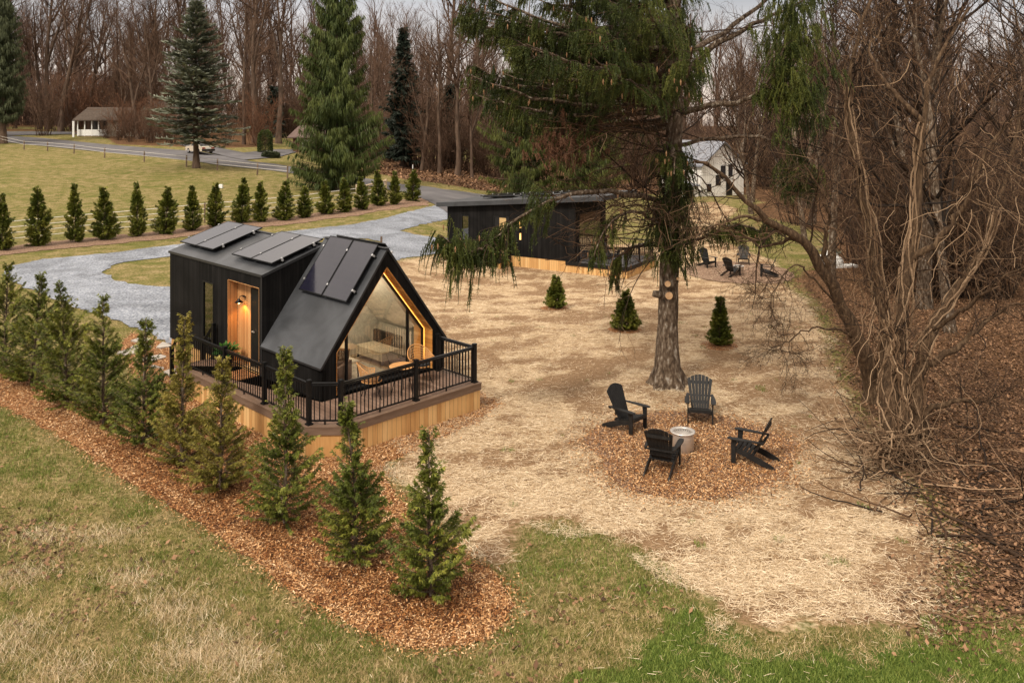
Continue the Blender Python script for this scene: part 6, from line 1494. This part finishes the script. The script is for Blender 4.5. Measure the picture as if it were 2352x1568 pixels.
for i in range(46):     # shrub layer
    u = r.uniform(-.68, .62); y = r.uniform(134, 150) if u < -.14 else r.uniform(100, 135); x = u * y
    if -76 < x < -38 and y < 152: y = 152
    if .10 < u < .33: y = r.uniform(122, 150); x = u * y
    put(BP_[int(r.integers(0, 3))], x, y, r.uniform(.9, 1.5), r.uniform(0, 6), 'bare brown shrub in the undergrowth along the wood edge', 'shrub', 'bare undergrowth shrubs at the wood edge')
for i, (vx, vb, s_, lb) in enumerate([(150, 303, 1.5, 'russet twiggy shrub left of the white porch'), (215, 303, 1.35, 'russet shrub hanging over the porch roof'), (262, 322, .9, 'russet shrub at the foot of the leaning trunks'), (300, 324, .85, 'russet shrub hiding the bungalow window'), (345, 327, .9, 'russet shrub hiding the bungalow gable'), (575, 338, 1.0, 'russet shrub beside the driveway')]):
    g_ = G(vx, vb); put(RP_[0], g_[0], g_[1] + 4, s_, i * 2., lb, 'shrub', 'russet shrubs near the bungalow')
for i, (vx, vb, s_) in enumerate([(900, 372, .9), (960, 376, 1.1), (1000, 380, 1.1), (1040, 388, 1.1), (1080, 394, 1.1), (1115, 400, 1.0), (985, 370, 1.3), (1060, 376, 1.4), (1110, 380, 1.4), (880, 368, .9), (270, 322, .5), (300, 326, .6), (345, 328, .7), (395, 330, .7), (520, 334, .6), (245, 318, .4), (1400, 430, 1.2), (1470, 432, 1.3)]):
    g_ = G(vx, vb); put(BP_[i % 3], g_[0], g_[1], s_, i * 1.1, 'grey brown thicket shrub among the leaf litter beyond the road', 'shrub', 'thicket along the road bend')
# far mass of the wood: one object
def merged(protos, places, mat, name, label):
    mb = MB(); 
    for (pr, x, y, s_, rz) in places:
        for ch in pr.children:
            me = ch.data; V = np.empty(len(me.vertices) * 3, np.float32); me.vertices.foreach_get('co', V); V = V.reshape(-1, 3).astype(float)
            nq = len(me.polygons); L_ = np.empty(nq * 4, np.int32)
            me.loops.foreach_get('vertex_index', L_); c_, s2 = math.cos(rz), math.sin(rz)
            X = V[:, 0] * c_ - V[:, 1] * s2; Y_ = V[:, 0] * s2 + V[:, 1] * c_
            mb.quads(np.stack([X * s_ + x, Y_ * s_ + y, V[:, 2] * s_ + float(H(x, y))], -1), L_.reshape(-1, 4), float(rng(int(abs(x * 10))).uniform(.1, .9)))
    o = mb.build(name, mat); tag(o, label, None, None, 'stuff')
def lite_tree(seed, Ht):
    r = rng(seed); t_ = empty('lite'); T0, R0 = grow(np.zeros((1, 3)), np.array([[r.normal(0, .04), r.normal(0, .04), 1]]), np.array([Ht * .9]), Ht * .011, 7, .03, .03, r, .25); m_ = MB(); m_.tubes(T0, R0, 5)
    p, d, l_, q, tt = kids(T0, R0, Ht, 22, .25, .98, .7, .36, .55, r, .2, .5); A, Ar = grow(p, norm(d + [0, 0, .45]), l_, np.maximum(q, .04), 4, .1, .1, r, .4); m_.tubes(A, Ar, 3)
    p, d, l_, q, tt = kids(A, Ar, l_, 7, .15, 1, .6, .55, .6, r, .2, .3); A, Ar = grow(p, norm(d + [0, 0, .3]), l_, np.maximum(q, .024), 3, .15, .05, r, .6); m_.tubes(A, Ar, 3); m_.build('x', M['twig'], t_); return t_
def lite_brush(seed, Ht):
    r = rng(seed); t_ = empty('lite'); n = 46; P0 = np.stack([r.uniform(-3, 3, n), r.uniform(-2, 2, n), 0 * r.uniform(0, 1, n)], -1); A, Ar = grow(P0, norm(np.array([0, 0, 1.]) + r.normal(0, .22, (n, 3))), Ht * r.uniform(.4, 1, n), .045, 5, .1, .03, r, .4); m_ = MB(); m_.tubes(A, Ar, 3)
    p, d, l_, q, tt = kids(A, Ar, Ht, 9, .15, 1, .6, .28, .6, r, .2, .3); A, Ar = grow(p, norm(d + [0, 0, .3]), l_, np.maximum(q, .022), 3, .15, .05, r, .6); m_.tubes(A, Ar, 3); m_.build('x', M['twig'], t_); return t_
lt = [lite_tree(330 + k, 29) for k in range(4)]; lbr = [lite_brush(336 + k, 9) for k in range(3)]
r = rng(340); pl_ = []
for i in range(330):
    y = r.uniform(172, 270); u = r.uniform(-.74, .80); pl_.append((lt[i % 4], u * y, y, r.uniform(.75, 1.15), r.uniform(0, 6)))
for i in range(300):
    y = r.uniform(152, 235); u = r.uniform(-.74, .80); pl_.append((lbr[i % 3], u * y, y, r.uniform(.9, 1.7), r.uniform(0, 6)))
merged(lt, pl_, mat_noise('far_wood_twigs', [(0.2, (.055, .032, .022)), (0.8, (.165, .100, .070))], .15, rough=.95, rnd=.6), 'far_woods', 'far brown wood of bare trees filling the horizon')
for t_ in lt + lbr:
    for ch in list(t_.children): bpy.data.objects.remove(ch, do_unlink=True)
    bpy.data.objects.remove(t_, do_unlink=True)
# evergreen specks in the far wood
for i, (u, y, s_) in enumerate([(-.28, 150, 9), (-.47, 165, 10), (.02, 150, 8)]):
    o = spruce(350 + i, s_, s_ * .22, M['spruce_dark'], 'dark', base=.05, card=.9, per=26, nlev=16); o.location = (u * y, y, float(H(u * y, y))); tag(o, ['little dark evergreen deep in the wood left of the driveway', 'little dark evergreen deep in the wood behind the bungalow', 'little dark evergreen deep in the wood above the road bend'][i], 'spruce tree')

# ------------------------------------------------------------------ right hand wood
RT = [bare_tree(360, 17, .24, .25, M['bark'], M['twig_pale'], lean=.10, tw=.8), bare_tree(361, 15, .20, .2, M['bark'], M['twig_pale'], lean=.14, tw=.8), bare_tree(362, 19, .28, .3, M['bark'], M['twig_pale'], lean=.06, tw=.8)]
RB = [brush(364, 6.5, 2.2, 44, M['twig_pale'], rr=.022), brush(365, 5, 2.6, 48, M['twig_pale'], rr=.02), brush(366, 7.5, 2.0, 30, M['twig'])]
spots = [(15.5, 30, 1.0, 1), (19, 27, .9, 0), (17, 35, 1.05, 2), (22, 33, 1.0, 0), (20, 41, 1.1, 1), (25, 38, 1.0, 2), (16.5, 44, .95, 0), (29, 45, 1.1, 0), (23, 50, 1.1, 2), (34, 52, 1.1, 1), (19, 55, 1., 1), (28, 60, 1.2, 2), (38, 62, 1.2, 0), (24, 68, 1.15, 0), (33, 74, 1.2, 1), (44, 72, 1.2, 2), (29, 84, 1.2, 2), (40, 88, 1.2, 0), (52, 85, 1.2, 1), (36, 98, 1.2, 1), (48, 100, 1.2, 0), (60, 104, 1.2, 2), (43, 112, 1.2, 2), (26, 92, 1.0, 0), (22, 78, 1.0, 1), (34, 108, 1.2, 0), (30, 112, 1.1, 1)]
for i, (x, y, s_, k) in enumerate(spots): put(RT[k], x, y, s_, i * 1.9, 'bare vine hung tree in the tangled wood on the right', 'tree', 'bare trees of the wood on the right')
r = rng(370)
for i in range(56):
    y = r.uniform(38, 95); x = y * .40 + r.uniform(0, 1) ** 1.1 * y * .34; 
    if y > 60: x = y * .33 + r.uniform(0, .45) * y
    put(RB[i % 3], x, y, r.uniform(.75, 1.25), r.uniform(0, 6), 'tangled bare bush in the undergrowth of the right hand wood', 'shrub', 'bare bushes of the wood on the right')

for i in range(18):
    u = r.uniform(.10, .40); y = r.uniform(114, 128); put(RB[i % 3], u * y, y, r.uniform(1.0, 1.6), r.uniform(0, 6), 'bare bush in the wood behind the white house', 'shrub', 'bushes behind the white house')
# the vine covered tree at the yard edge
vt = empty('bare_tree'); tag(vt, 'many stemmed bare tree draped in vines at the right edge of the yard', 'tree')
def spl(pts, Ys, K=12):
    P = np.array([W3(x, y, Y) for (x, y), Y in zip(pts, Ys)]); m = len(P); t = np.linspace(0, m - 1, K); i = np.minimum(t.astype(int), m - 2); w = (t - i)[:, None]
    a = P[np.maximum(i - 1, 0)]; b = P[i]; c = P[i + 1]; d = P[np.minimum(i + 2, m - 1)]
    return .5 * ((2 * b) + (-a + c) * w + (2 * a - 5 * b + 4 * c - d) * w ** 2 + (-a + 3 * b - 3 * c + d) * w ** 3)
ST = [([(2010, 925), (1998, 860), (1968, 780), (1935, 700), (1880, 600), (1830, 545), (1762, 505), (1700, 450), (1650, 392), (1600, 370)], [22.8, 22.8, 22.6, 22.4, 22, 21.8, 21.6, 21.4, 21.2, 21], .27, .05),
      ([(2050, 1050), (2048, 960), (2050, 860), (2070, 740), (2090, 600), (2110, 440), (2120, 280), (2160, 120), (2230, 20)], [19.4, 19.5, 19.8, 20, 20.3, 20.5, 20.6, 20.8, 21], .24, .05),
      ([(2085, 1040), (2098, 950), (2110, 860), (2140, 760), (2180, 690), (2240, 600), (2290, 480), (2330, 330), (2350, 200)], [19.6, 19.7, 19.9, 20.2, 20.6, 21, 21.2, 21.4, 21.6], .20, .04),
      ([(2030, 930), (2040, 840), (2030, 740), (2010, 620), (1985, 480), (1960, 340), (1950, 200), (1975, 80), (2010, -40)], [22.5, 22.5, 22.6, 22.8, 23, 23.2, 23.4, 23.5, 23.6], .22, .06),
      ([(1935, 700), (1900, 620), (1895, 560), (1905, 500), (1890, 440), (1850, 380)], [22.4, 22.1, 21.8, 21.5, 21.3, 21.2], .10, .03),
      ([(2066, 1060), (2078, 1000), (2080, 930), (2068, 850), (2050, 770), (2020, 700), (1990, 640)], [19, 19.2, 19.4, 19.6, 19.8, 20, 20], .13, .04),
      ([(2110, 860), (2160, 820), (2210, 790), (2260, 740), (2330, 700), (2400, 690)], [19.9, 19.8, 19.7, 19.6, 19.4, 19.2], .10, .03),
      ([(2090, 600), (2160, 540), (2210, 480), (2240, 400), (2300, 300), (2380, 240)], [20.3, 20, 19.8, 19.5, 19.3, 19], .09, .03),
      ([(2120, 945), (2170, 930), (2210, 918), (2260, 925), (2290, 905)], [19.8, 19.6, 19.4, 19.3, 19.2], .08, .03),
      ([(1960, 770), (1905, 755), (1850, 760), (1800, 790), (1790, 820)], [22.5, 22.1, 21.8, 21.6, 21.5], .04, .012),
      ([(1935, 710), (1870, 640), (1830, 610), (1790, 640), (1770, 700), (1790, 750)], [22.4, 22, 21.7, 21.5, 21.4, 21.4], .035, .01),
      ([(2120, 280), (2060, 220), (2020, 170), (2000, 110), (2040, 40), (2120, 0)], [20.6, 20.9, 21.2, 21.4, 21.5, 21.5], .07, .02),
      ([(2140, 760), (2230, 700), (2300, 640), (2380, 600)], [20.2, 19.2, 18.4, 17.8], .06, .02),
      ([(1762, 505), (1700, 500), (1640, 520), (1580, 550), (1520, 580)], [21.6, 21.3, 21.1, 21, 20.9], .05, .012),
      ([(1830, 545), (1760, 560), (1690, 540), (1620, 520), (1560, 530)], [21.8, 22.1, 22.4, 22.6, 22.8], .05, .012)]
tk_ = MB(); SP, SRr = [], []
r = rng(380)
for pts, Ys, ra, rb_ in ST:
    P = spl(pts, Ys, 22); P[1:] += r.normal(0, .03, (21, 3)); 
    if pts[0][1] > 900: P[0, 2] = float(H(P[0, 0], P[0, 1])) - .15
    Rr = (rb_ * .7 + (ra - rb_ * .7) * (1 - np.linspace(0, 1, 22)) ** 1.45) * (1 + r.normal(0, .04, 22)); 
    if pts[0][1] > 900: Rr[0] *= 1.5; Rr[1] *= 1.15
    tk_.tubes(P, Rr, 12); SP.append(P); SRr.append(Rr)
M['bark_tan'] = mat_noise('vine_tree_bark', [(0.25, (.026, .015, .008)), (0.5, (.085, .050, .026)), (0.75, (.20, .13, .075))], 3, (5, 5, 1.), rough=.9, bump=1., bscale=10, dist=.05)
tk_.build('trunk', M['bark_tan'], vt, True)
SP = np.array(SP); SRr = np.array(SRr); SLn = np.linalg.norm(np.diff(SP, axis=1), axis=2).sum(1)
vm = MB()
p, d, l_, q, tt = kids(SP, SRr, np.minimum(SLn, 7), 19, .48, 1, .95, .40, .30, r, .3, .3); d = norm(d + [.12, 0, .18]); l_ = l_.clip(.8, 3.2); kp = ~((p[:, 0] < 7.2) & (p[:, 2] > 4.2) & (r.uniform(0, 1, len(p)) < .6)); p, d, l_, q = p[kp], d[kp], l_[kp], q[kp]
A, Ar = grow(p, d, l_, np.clip(q, .008, .028), 10, .20, r.normal(-.02, .09, len(p)), r, .3); vm.tubes(A, Ar, 5, r=r.uniform(0, .75, len(p)))
p, d, l2, q, tt = kids(A, Ar, l_, 9, .15, 1, .8, .60, .55, r, .3, .3); B, Br = grow(p, d, l2, np.clip(q, .004, .011), 8, .22, r.normal(-.01, .10, len(p)), r, .4); vm.tubes(B, Br, 4, r=r.uniform(.1, 1, len(p)))
p, d, l3, q, tt = kids(B, Br, l2, 5, .15, 1, .8, .6, .6, r, .3, .3); B3, Br3 = grow(p, d, l3, np.clip(q, .003, .006), 5, .28, 0, r, .5); vm.tubes(B3, Br3, 3, r=r.uniform(.1, 1, len(p)))
vm.build('branches', M['twig_pale'], vt)
# hanging vines from the crown to the ground and loops round the stems
vn = MB(); n_ = 520; C, T, ix, t_ = along(SP[[1, 2, 3, 5, 7]], 56, r, .2, .95); C = C + r.normal(0, .42, C.shape) * [1, .8, .3]
A, Ar = grow(C, norm(np.array([0, 0, -1.]) + r.normal(0, .45, C.shape)), r.uniform(.6, 2.6, len(C)), r.uniform(.004, .012, len(C)), 14, .24, -.05, r, .6)
gz = H(A[:, :, 0], A[:, :, 1]) + .03; A[:, :, 2] = np.maximum(A[:, :, 2], gz); vn.tubes(A, Ar, 4, r=r.uniform(.2, 1, len(C)))
for k in (1, 2, 5, 3):       # vines twisting round the stems
    for j in range(9):
        t = np.linspace(0, .75, 40); f = t * 21; i = np.minimum(f.astype(int), 20); w = (f - i)[:, None]; P = SP[k][i] * (1 - w) + SP[k][i + 1] * w; rd = (SRr[k][i] + r.uniform(.01, .09)); a = r.uniform(0, 6) + t * r.uniform(4, 18) * (1 if j % 2 else -1)
        vn.tubes(P + np.stack([np.cos(a) * rd, np.sin(a) * rd, 0 * a], -1) + r.normal(0, .015, (40, 3)), np.full(40, r.uniform(.010, .022)), 5, r=r.uniform(.3, 1))
n_ = 240; a = r.uniform(0, 2 * PI, n_); c0 = G(2060, 1060); P0 = np.stack([c0[0] + r.normal(0, .35, n_), c0[1] + r.normal(0, .35, n_), c0[2] + r.uniform(.02, .7, n_)], -1)
A, Ar = grow(P0, norm(np.stack([np.cos(a), np.sin(a), r.normal(-.1, .4, n_)], -1)), r.uniform(.5, 2.2, n_), r.uniform(.008, .02, n_), 10, .3, -.05, r, .4); A[:, :, 2] = np.maximum(A[:, :, 2], H(A[:, :, 0], A[:, :, 1]) + .03); vn.tubes(A, Ar, 4, r=r.uniform(.2, 1, n_))
vn.build('vines', mat_noise('pale_vines', [(0.2, (.045, .025, .012)), (0.55, (.13, .076, .040)), (0.9, (.36, .245, .15))], .8, rough=.85, rnd=.75), vt)
# brushwood lying at the wood edge
bw = MB(); n_ = 340; vxs = r.uniform(1960, 2600, n_); vys = 940 + (vxs - 1960) * .45 + r.normal(60, 90, n_); gg = np.array([G(a, max(b, 860)) for a, b in zip(vxs, vys)]); a = r.uniform(0, 2 * PI, n_)
A, Ar = grow(gg + [0, 0, .06], np.stack([np.cos(a), np.sin(a), .02 + 0 * a], -1), r.uniform(.4, 2.6, n_), r.uniform(.006, .022, n_), 7, .18, 0, r, .4); A[:, :, 2] = np.maximum(A[:, :, 2], H(A[:, :, 0], A[:, :, 1]) + .03); bw.tubes(A, Ar, 4, r=r.uniform(.1, 1, n_))
o = bw.build('brushwood', M['twig_pale']); tag(o, 'dead twigs and brushwood lying on the leaf litter', None, None, 'stuff')
for i, (a, b_, r0, lb) in enumerate([((2330, 1280), (2130, 1165), .035, 'long fallen branch lying at the wood edge on the right'), ((2190, 1250), (2110, 1130), .022, 'shorter fallen branch beside the long one')]):
    p0, p1 = G(*a), G(*b_); t = np.linspace(0, 1, 8)[:, None]; P = p0 * (1 - t) + p1 * t + r.normal(0, .05, (8, 3)); P[:, 2] = H(P[:, 0], P[:, 1]) + .07; m_ = MB(); m_.tubes(P, np.linspace(r0, r0 * .4, 8), 7, caps=True); o = m_.build('fallen_branch', M['twig_pale'], None, True); tag(o, lb, 'branch')
# white sacks
M['sack'] = mat_noise('white_sacks', [(0.3, (.55, .54, .52)), (0.7, (.78, .77, .75))], 3, rough=.7, bump=.4)
for i, (vx, vy, s_, lb) in enumerate([(1890, 604, .42, 'left white sack of the heap by the small spruce'), (1906, 600, .50, 'biggest white sack in the middle of the heap'), (1919, 606, .40, 'right white sack of the heap by the small spruce')]):
    g_ = G(vx, vy + 6); m_ = MB(); n1, n2 = 9, 14; ph = np.linspace(.02, PI - .02, n1); th = np.arange(n2) * 2 * PI / n2
    V = np.array([[(math.sin(p_) * math.cos(t) * s_ * (1 + .1 * math.sin(3 * t + i)), math.sin(p_) * math.sin(t) * s_, (1 - math.cos(p_)) * s_ * .75) for t in th] for p_ in ph]); idx = np.arange(n1 * n2).reshape(n1, n2); a = idx[:-1]; b_ = idx[1:]
    m_.quads(V, np.stack([a, np.roll(a, -1, 1), np.roll(b_, -1, 1), b_], -1).reshape(-1, 4)); o = m_.build('sack', M['sack'], None, True); o.location = g_; tag(o, lb, 'sack')
g_ = G(1935, 613); m_ = MB(); m_.box(-.8, .8, -.3, .3, .0, .12); o = m_.build('board', M['sack']); o.location = g_; o.rotation_euler = (0, 0, R(14)); tag(o, 'flat white board on the ground right of the sacks', 'board')
# make prototypes that were never placed vanish
for lst in (TP_, BP_, RP_, RT, RB):
    for t_ in lst:
        if id(t_) not in useds:
            for ch in list(t_.children): bpy.data.objects.remove(ch, do_unlink=True)
            bpy.data.objects.remove(t_, do_unlink=True)
